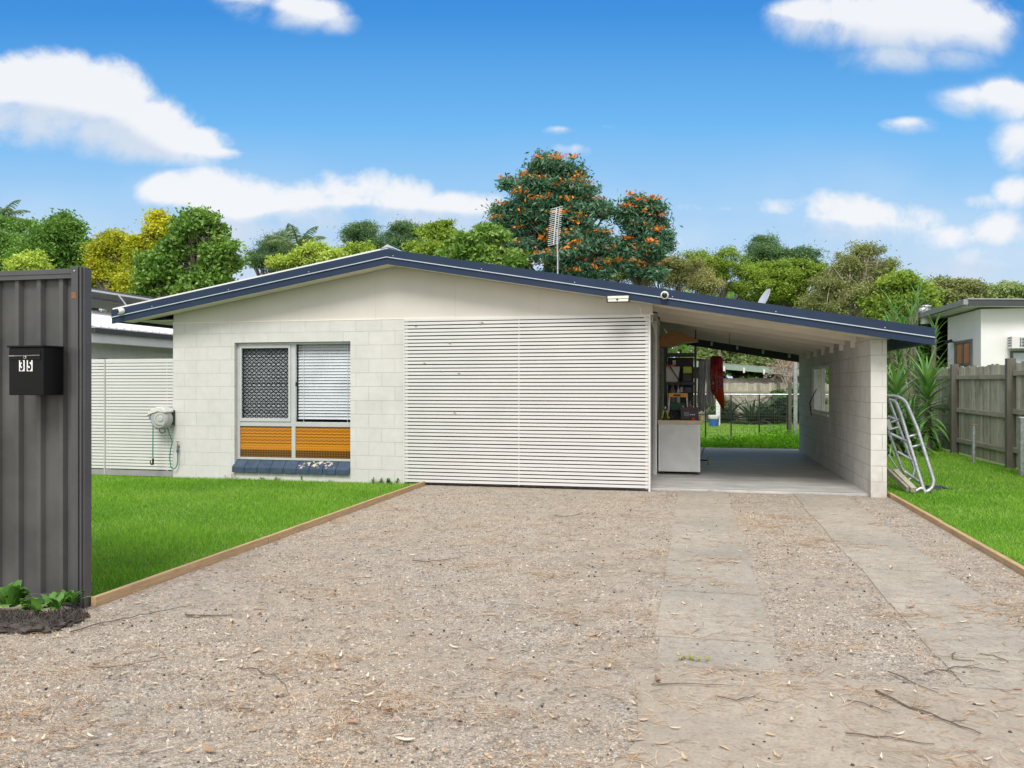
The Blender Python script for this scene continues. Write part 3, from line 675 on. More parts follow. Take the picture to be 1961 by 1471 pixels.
# ================================================================== TALL METAL FENCE AND LETTER BOX
YN = 4.49; fgrey = simple('charcoal_fence_steel', (.082, .082, .082), .45, .1, var=.28, scale=3, bump=.1, bscale=25)
fgrey2 = simple('charcoal_fence_trim', (.08, .08, .085), .42, .15, var=.12, scale=4)
XP = px(168, 0, YN).x; zf = px(150, 512, YN).z
mf = empty('metal_fence', (XP-1.5, YN, 0), 'tall charcoal ribbed steel fence panel at the left edge of the driveway', 'fence')
mb = MB()      # trapezoid ribbed sheet
pts = []; x = XP-.09; y0 = YN+.005
prof = [(0, 0), (.062, 0), (.074, -.03), (.104, -.03), (.116, 0), (.17, 0)]
xs_ = []
while x > XP-4.2:
    for dx, dy in prof[:-1]: xs_.append((x-dx, y0+dy))
    x -= .168
top_, bot_ = zf-.06, .03
vs = []; fs = []
for i, (a, b_) in enumerate(xs_):
    vs += [(a, b_, bot_), (a, b_, top_), (a, b_+.004, bot_), (a, b_+.004, top_)]
    if i: p = 4*(i-1); q = 4*i; fs += [(p, p+1, q+1, q), (p+2, q+2, q+3, p+3), (p+1, p+3, q+3, q+1), (p, q, q+2, p+2)]
mb.add(vs, fs); mb.build('ribbed_sheet', fgrey, mf)
mb = MB(); mb.box(XP-4.2, XP-.075, YN-.035, YN+.045, zf-.075, zf-.012); mb.box(XP-4.2, XP-.075, YN-.04, YN-.0352, zf-.045, zf-.038); mb.box(XP-4.2, XP-.075, YN-.041, YN-.0352, zf-.075, zf-.068); mb.build('top_rail', fgrey2, mf, bevel=.004)
mb = MB(); mb.box(XP-4.2, XP-.075, YN-.03, YN+.04, .02, .075); mb.build('bottom_rail', fgrey2, mf, bevel=.003)
mb = MB(); mb.box(XP-.085, XP-.035, YN-.045, YN+.05, -.05, zf); mb.box(XP-.034, XP-.024, YN-.035, YN+.04, -.05, zf-.003); mb.box(XP-.0235, XP-.012, YN-.045, YN+.05, -.05, zf-.002); mb.box(XP-.0115, XP, YN-.03, YN+.035, -.05, zf-.004)
mb.build('end_post', fgrey2, mf, bevel=.003)
mb = MB(); mb.box(XP-.083, XP-.045, YN-.0465, YN-.0455, zf-.205, zf-.165); mb.build('rust_patch', simple('rust', (.23, .11, .05), .8, var=.4, scale=60), mf)
for zz in (zf-.03, .06):
    mb = MB(); mb.lathe([(.007, 0), (.006, .004), (.001, .005)], (XP-.058, YN-.045, zz), (0, -1, 0), 8); mb.build('rivet', M['chrome'], mf)
# letter box
ym = YN-.20
ma_, mb_ = px(17, 662, ym), px(83, 757, ym)
lx0, lx1, lz1, lz0 = ma_.x, mb_.x, ma_.z, mb_.z
lb = empty('letterbox', ((lx0+lx1)/2, ym+.1, lz0), 'black metal letterbox numbered 35 fixed to the charcoal fence', 'letterbox')
mb = MB(); mb.box(lx0, lx1, ym, YN-.032, lz0, lz1-.012); mb.build('box', M['black'], lb, bevel=.004)
mb = MB(); mb.box(lx0-.006, lx1+.006, ym-.012, YN-.032, lz1-.012, lz1); mb.build('lid', M['black'], lb, bevel=.003)
mb = MB(); mb.box(lx0+.004, lx1-.018, ym-.004, ym, lz1-.09, lz1-.03); mb.build('slot_flap', M['black'], lb, bevel=.002)
mb = MB(); mb.tube([(lx0+.006, ym-.006, lz1-.066), (lx1-.02, ym-.006, lz1-.062)], .0032, 6); mb.build('slot_lip', M['chrome'], lb)
mb = MB(); mb.lathe([(.011, 0), (.011, .006), (.006, .008), (.006, .004), (.001, .004)], ((lx0+lx1)/2-.003, ym-.0, px(49, 684.5, ym).z), (0, -1, 0), 16); mb.build('lock', M['chrome'], lb, True)
for ch, xa, xb in (('3', 36.5, 47.2), ('5', 51.2, 62.2)):
    a, b_ = px(xa, 690, ym-.002), px(xb, 711, ym-.002)
    mb = MB(); mb.box(a.x, b_.x, ym-.002, ym-.0002, b_.z, a.z); pl = mb.build('number_plate', M['white'], lb)
    cu = bpy.data.curves.new('digit', 'FONT'); cu.body = ch; cu.size = .092; cu.extrude = .0006; cu.offset = .0035; cu.align_x = 'CENTER'; cu.align_y = 'CENTER'
    to = bpy.data.objects.new('tmp', cu); COL.objects.link(to)
    bpy.context.view_layer.update(); me = bpy.data.meshes.new_from_object(to.evaluated_get(bpy.context.evaluated_depsgraph_get()))
    bpy.data.objects.remove(to)
    Mx = Matrix.Translation(((a.x+b_.x)/2, ym-.0028, (a.z+b_.z)/2)) @ Matrix.Rotation(R(90), 4, 'X') @ Matrix.Diagonal((.62, .95, 1, 1))
    me.transform(Mx); me.materials.clear(); me.materials.append(M['black'])
    o = bpy.data.objects.new('digit', me); COL.objects.link(o); attach(o, pl)

# ================================================================== TIMBER EDGINGS
def edging(x0, y0, x1, y1, h, th, label, sections):
    e = empty('garden_edging', ((x0+x1)/2, (y0+y1)/2, 0), label, 'edging', 'timber boards edging the driveway')
    for k in range(sections):
        a, b_ = k/sections, (k+1)/sections
        p0 = Vector((x0+(x1-x0)*a, y0+(y1-y0)*a+.004, 0)); p1 = Vector((x0+(x1-x0)*b_, y0+(y1-y0)*b_-.004, 0))
        d = (p1-p0).normalized(); n = Vector((-d.y, d.x, 0))*th/2; hh = h+random.uniform(-.006, .006); h2 = h+random.uniform(-.006, .006)
        mb = MB(); mb.add([p0-n, p1-n, p1+n, p0+n, p0-n+Vector((0, 0, hh)), p1-n+Vector((0, 0, h2)), p1+n+Vector((0, 0, h2)), p0+n+Vector((0, 0, hh))],
                          [(0, 3, 2, 1), (4, 5, 6, 7), (0, 1, 5, 4), (1, 2, 6, 5), (2, 3, 7, 6), (3, 0, 4, 7)])
        mb.build('board', M['timber'], e, bevel=.003)
edging(XL, 4.5, XL+.02, YF-.06, .062, .036, 'pine board edging between the left lawn and the gravel', 3)
edging(XR, 4.4, XR+.02, YF+.15, .05, .045, 'pine board edging between the right lawn and the gravel', 3)
# ================================================================== GRASS
def blades(name, label, polys, dens, h, wd, mat, keep=None, zbase=.004):
    Ps = []
    for (x0, x1, y0, y1, d) in polys:
        n = int((x1-x0)*(y1-y0)*d); p = np.stack([rng.uniform(x0, x1, n), rng.uniform(y0, y1, n)], 1); Ps.append(p)
    P = np.concatenate(Ps)
    if keep is not None: P = P[keep(P)]
    n = len(P); a = rng.uniform(0, 2*np.pi, n); hh = h*rng.uniform(.55, 1.25, n); ww = wd*rng.uniform(.7, 1.3, n)*(1+.07*np.maximum(P[:, 1]-6, 0)); l = hh*rng.uniform(.1, .9, n); la = rng.uniform(0, 2*np.pi, n)
    # patches where it stands taller
    hh *= .85+.3*np.sin(P[:, 0]*2.1+1.3*np.sin(P[:, 1]*1.7))*np.cos(P[:, 1]*1.9)
    B = np.column_stack([P, np.full(n, zbase)])
    dx = np.stack([np.cos(a)*ww/2, np.sin(a)*ww/2, np.zeros(n)], 1)
    tip = B+np.stack([np.cos(la)*l, np.sin(la)*l, hh], 1)
    V = np.stack([B-dx, B+dx, tip], 1).reshape(-1, 3); Fc = np.arange(3*n).reshape(-1, 3)
    return tag(npmesh(name, V, Fc, mat), label, 'grass', None, 'stuff')
blades('lawn_grass', 'short bright green grass left of the gravel driveway', [(-11.2, XL-.02, 4.6, 7, 7000), (-11.2, XL-.02, 7, 9.2, 5500), (-11.2, XL-.02, 9.2, 11.02, 4500)], 1, .042, .0045, M['blade'],
       lambda P: P[:, 0] > -P[:, 1]*.86-.4)
blades('lawn_grass', 'short bright green grass beside the paling fence on the right', [(XR+.03, 5.2, 5.4, 9, 6000), (XR+.03, 5.25, 9, 12, 4500), (XR+.03, 5.25, 12, 18.9, 2200)], 1, .042, .005, M['blade'],
       lambda P: P[:, 0] < P[:, 1]*.46+.3)
blades('back_grass', 'paler back lawn beyond the wire fence', [(-2.5, 5.2, 21.3, 31.4, 900)], 1, .06, .018, M['blade_far'])

# ================================================================== GRAVEL, LEAF LITTER
def chips():
    n = 230000
    Y = 2.35+8.75*rng.random(n)**1.7
    X = rng.uniform(0, 1, n)*(Y*1.42+.4)-(Y*1.02+.1); X = np.where(Y > 4.6, rng.uniform(-3.76, 2.4, n), X)
    # thin on the wheel strips and on the apron
    on = ((X > -.2) & (X < .42) | (X > 1.25) & (X < 1.87)) & (Y > 4.2) | ((X > -.25) & (Y < 4.2))
    edge = np.minimum.reduce([np.abs(X+.2), np.abs(X-.42), np.abs(X-1.25), np.abs(X-1.87)]); ok = (X < Y*.45+.5) & (~on | (rng.random(n) < .02+.4*np.exp(-edge/.05)*(Y > 4.2))) & ((X > XL+.02) | (Y < 4.4)) & ((X < XR-.02) | (Y < 4.4))
    pn = np.array([noise.noise(Vector((x*.9, y*.9, 3.))) for x, y in zip(X[::1], Y[::1])])
    ok &= rng.random(n) < np.clip(.6+1.6*pn, .12, 1)
    X, Y = X[ok], Y[ok]; n = len(X)
    s = rng.lognormal(math.log(.0045), .45, n); s = np.clip(s, .0022, .0145)
    a = rng.uniform(0, 2*np.pi, n); el = rng.uniform(.55, 1., n); hz = s*rng.uniform(.25, .65, n)
    V = []
    cs, sn = np.cos(a), np.sin(a)
    for k, (ux, uy) in enumerate(((1, 0), (0, 1), (-1, 0), (0, -1))):
        jx = ux*s*rng.uniform(.7, 1.3, n)+s*.2*rng.uniform(-1, 1, n); jy = uy*s*el*rng.uniform(.7, 1.3, n)+s*.2*rng.uniform(-1, 1, n)
        V.append(np.stack([X+cs*jx-sn*jy, Y+sn*jx+cs*jy, np.full(n, -.001)+rng.uniform(0, .35, n)*hz], 1))
    for sg in (1, -1):
        V.append(np.stack([X+cs*s*.45*sg+rng.uniform(-.3, .3, n)*s, Y+sn*s*.45*sg+rng.uniform(-.3, .3, n)*s, hz*rng.uniform(.8, 1.2, n)+.001], 1))
    V = np.stack(V, 1).reshape(-1, 3)
    f = np.array([(0, 1, 4), (1, 5, 4), (1, 2, 5), (2, 3, 5), (3, 4, 5), (3, 0, 4)])
    Fc = (np.arange(n)[:, None, None]*6+f[None]).reshape(-1, 3)
    m, t, b = base('gravel_chip', .9, spec=.2); g = geo(t)
    c = t.ramp(g.outputs['Random Per Island'], [(0, (.10, .092, .085)), (.15, (.24, .207, .175)), (.5, (.375, .33, .28)), (.9, (.48, .43, .37)), (1, (.62, .57, .51))])
    c = t.mix(1., c, t.ramp(t.noise(.9, g.outputs['Position'], 4), [(.35, (.90, .93, .98)), (.65, (1.06, .95, .84))]), 'MULTIPLY')
    t.put(b.inputs['Base Color'], c)
    tag(npmesh('gravel_chips', V, Fc, m), 'loose crushed stone chips over the driveway', 'gravel', None, 'stuff')
chips()
def litter():
    n = 2100
    Y = 2.4+8.4*rng.random(n)**1.8; X = rng.uniform(-4.8, 3.4, n)
    ok = (X > -Y*1.02-.3) & (X < Y*.45+.5) & ((X > XL+.05) | (Y < 4.3)) & ((X < XR-.05) | (Y < 4.3)); X, Y = X[ok], Y[ok]; n = len(X)
    L = rng.uniform(.015, .06, n)*np.where(rng.random(n) < .12, 1.5, 1); W = L*rng.uniform(.12, .3, n); a = rng.normal(0, .8, n)+np.where(rng.random(n) < .5, 0, np.pi)
    dr = np.stack([np.cos(a), np.sin(a), np.zeros(n)], 1); pr = np.stack([-np.sin(a), np.cos(a), np.zeros(n)], 1); up = np.array([0, 0, 1.])
    C = np.stack([X, Y, np.full(n, .012)], 1); curl = rng.uniform(-.003, .012, n)
    segs = 5; V = []
    for k in range(segs):
        f = k/(segs-1)*2-1; wv = W/2*(1-f*f)**.6+.0004
        cen = C+dr*(f*L/2)[:, None]+up*(np.abs(f)**2*curl*1.5)[:, None]+pr*(np.sin(f*1.6)*L*.06*np.sign(curl-.004))[:, None]
        V += [cen-pr*wv[:, None]+up*(W*rng.uniform(-.1, .25, n))[:, None], cen+pr*wv[:, None]]
    V = np.stack(V, 1).reshape(-1, 3); f = np.array([(2*k, 2*k+2, 2*k+3, 2*k+1) for k in range(segs-1)])
    Fc = (np.arange(n)[:, None, None]*2*segs+f[None]).reshape(-1, 4)
    m, t, b = base('dry_leaf', .7, spec=.3); g = geo(t)
    c = t.ramp(g.outputs['Random Per Island'], [(0, (.17, .09, .05)), (.18, (.34, .19, .10)), (.38, (.50, .34, .20)), (.7, (.55, .44, .32)), (.94, (.68, .60, .46)), (1, (.48, .50, .30))])
    t.put(b.inputs['Base Color'], c)
    tag(npmesh('leaf_litter', V, Fc, m), 'dry gum leaves fallen over the gravel', 'leaves', None, 'stuff')
    # pine needles, in drifts
    cen = np.stack([rng.uniform(-4.0, 3.0, 230), 2.4+6.8*rng.random(230)**1.6], 1); cnt = rng.integers(8, 50, 230)
    P = np.repeat(cen, cnt, 0); P += rng.normal(0, .09, P.shape)*np.array([1.6, .8]); n = len(P)
    ex = np.stack([rng.uniform(-4.6, 3.2, 2600), 2.4+8*rng.random(2600)**1.6], 1); P = np.concatenate([P, ex]); n = len(P)
    ok = ((P[:, 0] > XL+.06) | (P[:, 1] < 4.3)) & ((P[:, 0] < XR-.06) | (P[:, 1] < 4.3)); P = P[ok]; n = len(P)
    a = rng.normal(.1, .75, n); L = rng.uniform(.04, .13, n); wv = rng.uniform(.0008, .0016, n)*(1+.12*np.maximum(P[:, 1]-3, 0)); z = rng.uniform(.006, .02, n)
    bend = rng.normal(0, .12, n)*L; V = []
    for k in range(4):
        f = k/3*2-1; cx = P[:, 0]+np.cos(a)*f*L/2-np.sin(a)*bend*(f*f); cy = P[:, 1]+np.sin(a)*f*L/2+np.cos(a)*bend*(f*f)
        zz = z+f*rng.uniform(-.006, .006, n)
        V += [np.stack([cx-np.sin(a)*wv, cy+np.cos(a)*wv, zz], 1), np.stack([cx+np.sin(a)*wv, cy-np.cos(a)*wv, zz], 1)]
    V = np.stack(V, 1).reshape(-1, 3); f = np.array([(2*k, 2*k+2, 2*k+3, 2*k+1) for k in range(3)])
    Fc = (np.arange(n)[:, None, None]*8+f[None]).reshape(-1, 4)
    m, t, b = base('pine_needle', .7, spec=.3); g = geo(t)
    t.put(b.inputs['Base Color'], t.ramp(g.outputs['Random Per Island'], [(0, (.20, .10, .05)), (.4, (.45, .25, .11)), (.8, (.62, .41, .22)), (1, (.66, .55, .38))]))
    tag(npmesh('pine_needles', V, Fc, m), 'rust coloured pine needles lying in drifts on the drive', 'pine needles', None, 'stuff')
    # dark crumbs: gumnuts and bark
    mb = MB(); rr = random.Random(5)
    for k in range(750):
        y = 2.4+8.2*rr.random()**1.6; x = rr.uniform(-4.2, 2.9)
        if (x < XL+.06 or x > XR-.06) and y > 4.3: continue
        s = rr.uniform(.003, .009); mb.lathe([(s*.5, 0), (s, s*.5), (s*.7, s*1.1), (s*.1, s*1.3)], (x, y, 0), (rr.uniform(-.4, .4), rr.uniform(-.4, .4), 1), 6)
    tag(mb.build('bark_crumbs', simple('dark_bark', (.06, .05, .045), .9, var=.4, scale=50)), 'small dark gumnuts and bark crumbs on the drive', 'bark', None, 'stuff')
litter()
# fallen twigs one can tell apart, traced on the ground
twm = simple('twig_bark', (.14, .105, .08), .85, var=.35, scale=30)
TW = [([(135, 1211), (200, 1192), (250, 1183), (300, 1172), (368, 1160)], .007, 'long thin bent twig on the gravel just right of the fence foot'),
      ([(355, 1179), (380, 1178), (445, 1178)], .012, 'short thick dark stick on the gravel right of the long bent twig'),
      ([(170, 1278), (230, 1276), (280, 1268), (322, 1259)], .005, 'thin curved twig on the gravel near the bottom left corner'),
      ([(455, 1279), (490, 1283), (520, 1294), (540, 1305), (552, 1328)], .006, 'hooked twig curling down on the gravel below the garden edging'),
      ([(455, 1357), (488, 1358)], .008, 'stubby dark stick at the bottom left of the gravel'),
      ([(1675, 1322), (1720, 1345), (1780, 1368), (1840, 1390), (1878, 1405)], .009, 'longest forked branch lying on the concrete apron at right'),
      ([(1250, 1310), (1330, 1310), (1404, 1313)], .005, 'straight twig on the concrete apron left of the wheel strips'),
      ([(1370, 1334), (1410, 1342), (1440, 1334), (1490, 1346)], .005, 'wavy twig on the concrete apron below the straight twig'),
      ([(1700, 1287), (1745, 1306), (1797, 1326)], .006, 'bent twig crossing the edge of the right wheel strip'),
      ([(1770, 1289), (1810, 1283), (1840, 1276), (1915, 1286)], .007, 'brown twig along the right wheel strip edge above the long branch'),
      ([(1827, 1250), (1825, 1262), (1865, 1265)], .006, 'small forked twig on the right wheel strip'),
      ([(1878, 1252), (1900, 1254), (1932, 1268)], .005, 'short twig near the right frame edge on the wheel strip'),
      ([(1620, 1341), (1665, 1350), (1707, 1365)], .005, 'thin curved twig in the middle of the concrete apron'),
      ([(1060, 987), (1085, 990), (1105, 986), (1115, 981)], .008, 'small brown twig with dead leaves in front of the slat screen'),
      ([(790, 1074), (815, 1077), (850, 1073), (880, 1069)], .008, 'brown twig in the middle of the gravel'),
      ([(1620, 1405), (1700, 1412), (1790, 1425)], .006, 'dark twig under the pine needles at the bottom of the apron'),
      ([(1130, 1220), (1150, 1215), (1170, 1209)], .005, 'tiny twig on the gravel left of the wheel strips')]
for pts, r, lab in TW:
    P = [gr(x, y, .012) for x, y in pts]; Q = []
    for i in range(len(P)-1):
        for k in range(3): q = P[i].lerp(P[i+1], k/3); Q.append(q+Vector((random.uniform(-.006, .006), random.uniform(-.008, .008), random.uniform(-.002, .006))))
    Q.append(P[-1]); n = len(Q)
    mb = MB(); mb.tube(Q, [r*.6*(1-.6*i/n) for i in range(n)], 6)
    if len(pts) > 3:
        for j in (n//3, 2*n//3): mb.tube([Q[j], Q[j]+Vector((random.uniform(.03, .09), random.uniform(-.09, .09), .01))], [r*.3, r*.15], 5)
    tag(mb.build('fallen_twig', twm, smooth=True), lab, 'twig', 'twigs fallen on the driveway')
# ---- soil clod bank and weeds at the fence foot
def lumpy(mb, c, s, seed, sub=14):
    rr = random.Random(seed); vs = []; n = sub
    for i in range(n+1):
        for k in range(2*n):
            th = math.pi*i/n; ph = math.pi*k/n; d = Vector((math.sin(th)*math.cos(ph), math.sin(th)*math.sin(ph), math.cos(th)))
            q = 1+.35*noise.noise(d*1.6+Vector((seed, 0, 0)))+.40*noise.noise(d*4.2+Vector((0, seed, 0)))+.22*noise.noise(d*10.)
            vs.append(Vector(c)+Vector((d.x*s[0], d.y*s[1], d.z*s[2]))*q)
    fs = [(i*2*n+k, (i+1)*2*n+k, (i+1)*2*n+(k+1) % (2*n), i*2*n+(k+1) % (2*n)) for i in range(n) for k in range(2*n)]
    mb.add(vs, fs)
mb = MB()
for k, (x, y, s) in enumerate(((15, 1205, .16), (60, 1207, .17), (100, 1200, .12), (125, 1190, .12), (150, 1182, .09), (40, 1195, .13), (-30, 1207, .2), (90, 1190, .1), (5, 1190, .12))):
    p = gr(x, y); lumpy(mb, (p.x, p.y, .0), (s*.9, s*.5, s*.30), k+2.5, 22)
rr = random.Random(31)
for k in range(420):
    x = rr.uniform(-60, 165); y = 1190+rr.uniform(-10, 22)-max(0, x-100)*.22; p = gr(x, y); z = max(0, .05*math.sin(max(0, min(1, (1222-y)/40))*3.1))+rr.uniform(-.01, .025)
    a = rr.uniform(0, 6.3); l = rr.uniform(.02, .07); q = p+Vector((math.cos(a)*l, math.sin(a)*l*.6, 0))
    mb.tube([p+Vector((0, 0, z)), (p+q)/2+Vector((0, 0, z+rr.uniform(.005, .03))), q+Vector((0, 0, z-.01))], [.003, .0025, .001], 4)
soil = simple('dark_fibrous_soil', (.075, .062, .055), .95, var=.5, scale=30, bump=1., bscale=110)
tag(mb.build('soil_bank', soil, smooth=True), 'dark fibrous bank of soil and roots at the foot of the metal fence', 'soil', None, 'stuff')
weed_m = leaf_mat('weed_leaf', [(.05, .13, .02), (.10, .24, .04), (.20, .38, .09)], .25, .4, 6)
def rosette(mb, c, n, L, W, rr, up=.5, flat=False):
    for k in range(n):
        a = rr.uniform(0, 2*math.pi); e = rr.uniform(.15, up); l = L*rr.uniform(.6, 1.15); wd = W*rr.uniform(.7, 1.2)
        d = Vector((math.cos(a), math.sin(a), 0)); s = Vector((-math.sin(a), math.cos(a), 0)); seg = 5; vs = []
        for i in range(seg+1):
            f = i/seg; wv = wd/2*(math.sin(math.pi*min(1, f*.85+.12))**.7)*(1-f**4*.7)
            p = Vector(c)+d*(l*f*math.cos(e))+Vector((0, 0, l*(f*math.sin(e)*2.0-f*f*math.sin(e)*1.1)))
            vs += [p-s*wv+Vector((0, 0, wv*.3)), p+s*wv+Vector((0, 0, wv*.3))]
        mb.add(vs, [(2*i, 2*i+2, 2*i+3, 2*i+1) for i in range(seg)])
for (x, y, n, L, W, lab) in ((12, 1178, 34, .17, .075, 'broad leaved green weed at the foot of the metal fence, by the left frame edge'),
                             (95, 1182, 26, .13, .035, 'narrow leaved green weed under the letterbox on the soil bank'),
                             (136, 1172, 24, .12, .03, 'small sprawling weed beside the fence end post'),
                             (52, 1186, 20, .11, .05, 'low round leaved weed between two taller weeds on the soil bank')):
    rr = random.Random(x); p = gr(x, y); mb = MB()
    for q in range(3): rosette(mb, (p.x+rr.uniform(-.09, .09), p.y+rr.uniform(-.02, .03), .05), n//3, L, W, rr, 1.2)
    tag(mb.build('weed', weed_m), lab, 'weed', 'weeds along the metal fence')
# little weeds along the foot of the house wall
mb = MB(); rr = random.Random(9)
for (x, y, k) in ((520, 917, 5), (545, 918, 5), (650, 919, 4), (735, 921, 9), (750, 921, 12), (765, 921, 14), (775, 918, 14), (780, 922, 8), (600, 918, 3)):
    p = gr(x, y); rosette(mb, (p.x, min(p.y, YF-.05), .02), k, .08, .03, rr, 1.3)
tag(mb.build('wall_foot_weeds', weed_m), 'sprigs of green growth along the foot of the front wall', 'ground cover', None, 'stuff')
mb = MB()
for (x, y) in ((455, 917), (462, 917), (448, 916)): p = gr(x, y); rosette(mb, (p.x, min(p.y, YF-.04), .01), 10, .12, .006, rr, 1.2)
tag(mb.build('dead_grass_tuft', simple('dead_grass', (.5, .40, .28), .8)), 'tuft of dead straw coloured grass under the left end of the brick sill', 'grass tuft')
mb = MB(); p = gr(1340, 1268)
for k in range(6): rosette(mb, (p.x+random.uniform(-.1, .1), p.y+random.uniform(-.015, .015), .004), 12, .04, .004, rr, 1.3)
tag(mb.build('grass_tuft', leaf_mat('yellow_tuft', [(.25, .26, .05), (.45, .45, .12)], .2)), 'small yellow green grass tuft at the lower end of the left wheel strip', 'grass tuft')

# ================================================================== CARPORT CONTENTS
cb = gr(1262, 904, .03)
cy = 12.95; cx0, cx1 = px(1261, 0, cy).x, px(1341, 0, cy).x; ct = px(1300, 805, cy).z
cab = empty('workbench_cabinet', ((cx0+cx1)/2, cy+.3, .03), 'white cabinet with a pale timber top standing in the carport', 'cabinet')
mb = MB(); mb.box(cx0, cx1, cy, cy+.6, .075, ct-.065); mb.build('carcass', M['white'], cab, bevel=.004)
mb = MB(); mb.box(cx0+.03, cx1-.03, cy-.006, cy-.0005, .09, ct-.08); mb.build('door_panel', simple('panel_white', (.70, .71, .70), .45, var=.1, scale=5), cab, bevel=.002)
mb = MB(); mb.box(cx0-.01, cx1+.01, cy-.02, cy+.62, ct-.0645, ct); mb.build('worktop', simple('pale_worktop', (.62, .50, .36), .5), cab, bevel=.004)
for x in (cx0+.05, cx1-.06):
    for y in (cy+.04, cy+.55):
        mb = MB(); mb.lathe([(.02, 0), (.02, .02), (.012, .03), (.012, .046)], (x, y, .03), (0, 0, 1), 10); mb.build('foot', M['blackmetal'], cab)
# shelving rack behind
sy = 13.95; s0, s1 = px(1271, 0, sy).x, px(1334, 0, sy).x
zt_ = px(1300, 676, sy).z
rack = empty('shelving_rack', ((s0+s1)/2, sy+.25, .03), 'black steel shelving rack loaded with tubs and tools behind the cabinet', 'shelving')
for x in (s0, s1-.04):
    for y in (sy, sy+.5):
        mb = MB(); mb.box(x, x+.04, y, y+.035, .03, zt_+.1); mb.build('upright', M['blackmetal'], rack)
shz = [zt_-.05, px(1300, 733, sy).z-.04, 1.02, .55]
for z in shz:
    mb = MB(); mb.box(s0+.0405, s1-.0405, sy+.002, sy+.53, z, z+.05); mb.build('shelf', M['blackmetal'], rack)
mb = MB(); a, b_ = px(1274, 688, sy-.01), px(1316, 752, sy-.01); mb.tube([a, b_], .012, 4); mb.build('brace', M['blackmetal'], rack)
mb = MB(); mb.box(s0+.05, s1-.05, sy+.531, sy+.535, .1, zt_-.06); mb.build('back_panel', M['blackmetal'], rack)
def boxy(name, label, cat, x0, y0p, x1, y1p, Y, dep, mat, lid=None, bev=.008, taper=.0, group=None):
    a, b_ = px(x0, y0p, Y), px(x1, y1p, Y); o = empty(name, ((a.x+b_.x)/2, Y, b_.z), label, cat, group)
    mb = MB(); t_ = (b_.x-a.x)*taper
    zt = a.z-(.02 if lid else 0)
    mb.add([(a.x+t_, Y, b_.z), (b_.x-t_, Y, b_.z), (b_.x-t_, Y+dep, b_.z), (a.x+t_, Y+dep, b_.z), (a.x, Y, zt), (b_.x, Y, zt), (b_.x, Y+dep, zt), (a.x, Y+dep, zt)],
           [(0, 3, 2, 1), (4, 5, 6, 7), (0, 1, 5, 4), (1, 2, 6, 5), (2, 3, 7, 6), (3, 0, 4, 7)]); mb.build('body', mat, o, bevel=bev)
    if lid:
        mb = MB(); mb.box(a.x-.012, b_.x+.012, Y-.012, Y+dep+.012, zt+.0005, zt+.02); mb.build('lid', lid, o, bevel=.004)
    return o, a, b_
greytub = simple('grey_tub', (.56, .55, .52), .5); lime = simple('lime_plastic', (.42, .50, .02), .4); orange = simple('orange_plastic', (.8, .16, .03), .4)
zs_ = shz[1]+.05
o, a, b_ = boxy('storage_tub', 'grey plastic storage tub with an orange lid on the rack', 'storage tub', 1272, 702, 1303, 0, sy+.04, .35, greytub, None, .01, .06)
bpy.data.objects.remove(o.children[0]) if False else None
for ch in list(o.children): bpy.data.objects.remove(ch)
a = px(1272, 702, sy+.04); b_ = px(1302, 702, sy+.04); o.location = ((a.x+b_.x)/2, sy+.2, zs_)
mb = MB(); mb.prism([(a.x+.03, zs_+.001), (b_.x-.03, zs_+.001), (b_.x, a.z), (a.x, a.z)], sy+.04, sy+.4); mb.build('body', greytub, o, bevel=.01)
mb = MB(); mb.box(a.x+.04, b_.x-.09, sy+.03, sy+.36, a.z+.001, a.z+.025); mb.build('lid', orange, o, bevel=.006)
o = empty('battery_charger', (px(1316, 0, sy).x, sy+.15, zs_), 'lime green tool charger with a dark base on the upper shelf', 'charger')
a = px(1308, 702, sy+.06); b_ = px(1325, 715, sy+.06)
mb = MB(); mb.box(a.x, b_.x, sy+.06, sy+.2, b_.z, a.z); mb.build('body', lime, o, bevel=.012)
mb = MB(); mb.box(a.x-.01, b_.x, sy+.05, sy+.24, zs_+.001, b_.z-.001); mb.build('base', M['blackmetal'], o, bevel=.008)
# step stool / work stand on the bench
wy = 13.35
o = empty('folding_work_stand', px(1298, 783, wy), 'folding work stand with a yellow top and white legs on the cabinet', 'work stand')
a, b_ = px(1280, 753, wy), px(1317, 761, wy)
mb = MB(); mb.box(a.x, b_.x, wy, wy+.25, b_.z, a.z); mb.build('top', simple('amber_plastic', (.75, .33, .03), .45), o, bevel=.004)
mb = MB(); mb.box(a.x+.08, b_.x-.11, wy-.002, wy-.0005, b_.z+.015, a.z-.02); mb.build('dark_label', M['blackmetal'], o)
for x0, x1_ in ((a.x+.015, a.x-.01), (b_.x-.015, b_.x+.01)):
    for yy in (wy+.02, wy+.22):
        mb = MB(); mb.tube([(x0, yy, b_.z), (x1_, yy, ct+.012)], .012, 6); mb.build('leg', M['white'], o)
# battery box, pressure gun, cap, small box on the bench top
by = cy+.1
o, a, b_ = boxy('battery_box', 'black battery with a maroon top standing on the cabinet', 'battery', 1303, 783, 1338, 804.5, by, .2, simple('battery_black', (.02, .018, .022), .4), None, .006)
for ch in o.children:
    pass
mb = MB(); mb.box(a.x-.004, b_.x+.004, by-.004, by+.204, a.z, a.z+.022); mb.build('lid', simple('maroon_plastic', (.16, .02, .03), .4), o, bevel=.004)
for dx in (.04, .2): mb = MB(); mb.lathe([(.014, 0), (.012, .025)], (a.x+dx, by+.06, a.z+.022), (0, 0, 1), 10); mb.build('terminal', M['galv'], o)
mb = MB()
for (u0, u1, v0, v1) in ((.2, .48, .35, .7),): mb.box(a.x+(b_.x-a.x)*u0, a.x+(b_.x-a.x)*u1, by-.002, by-.0003, b_.z+(a.z-b_.z)*v0, b_.z+(a.z-b_.z)*v1)
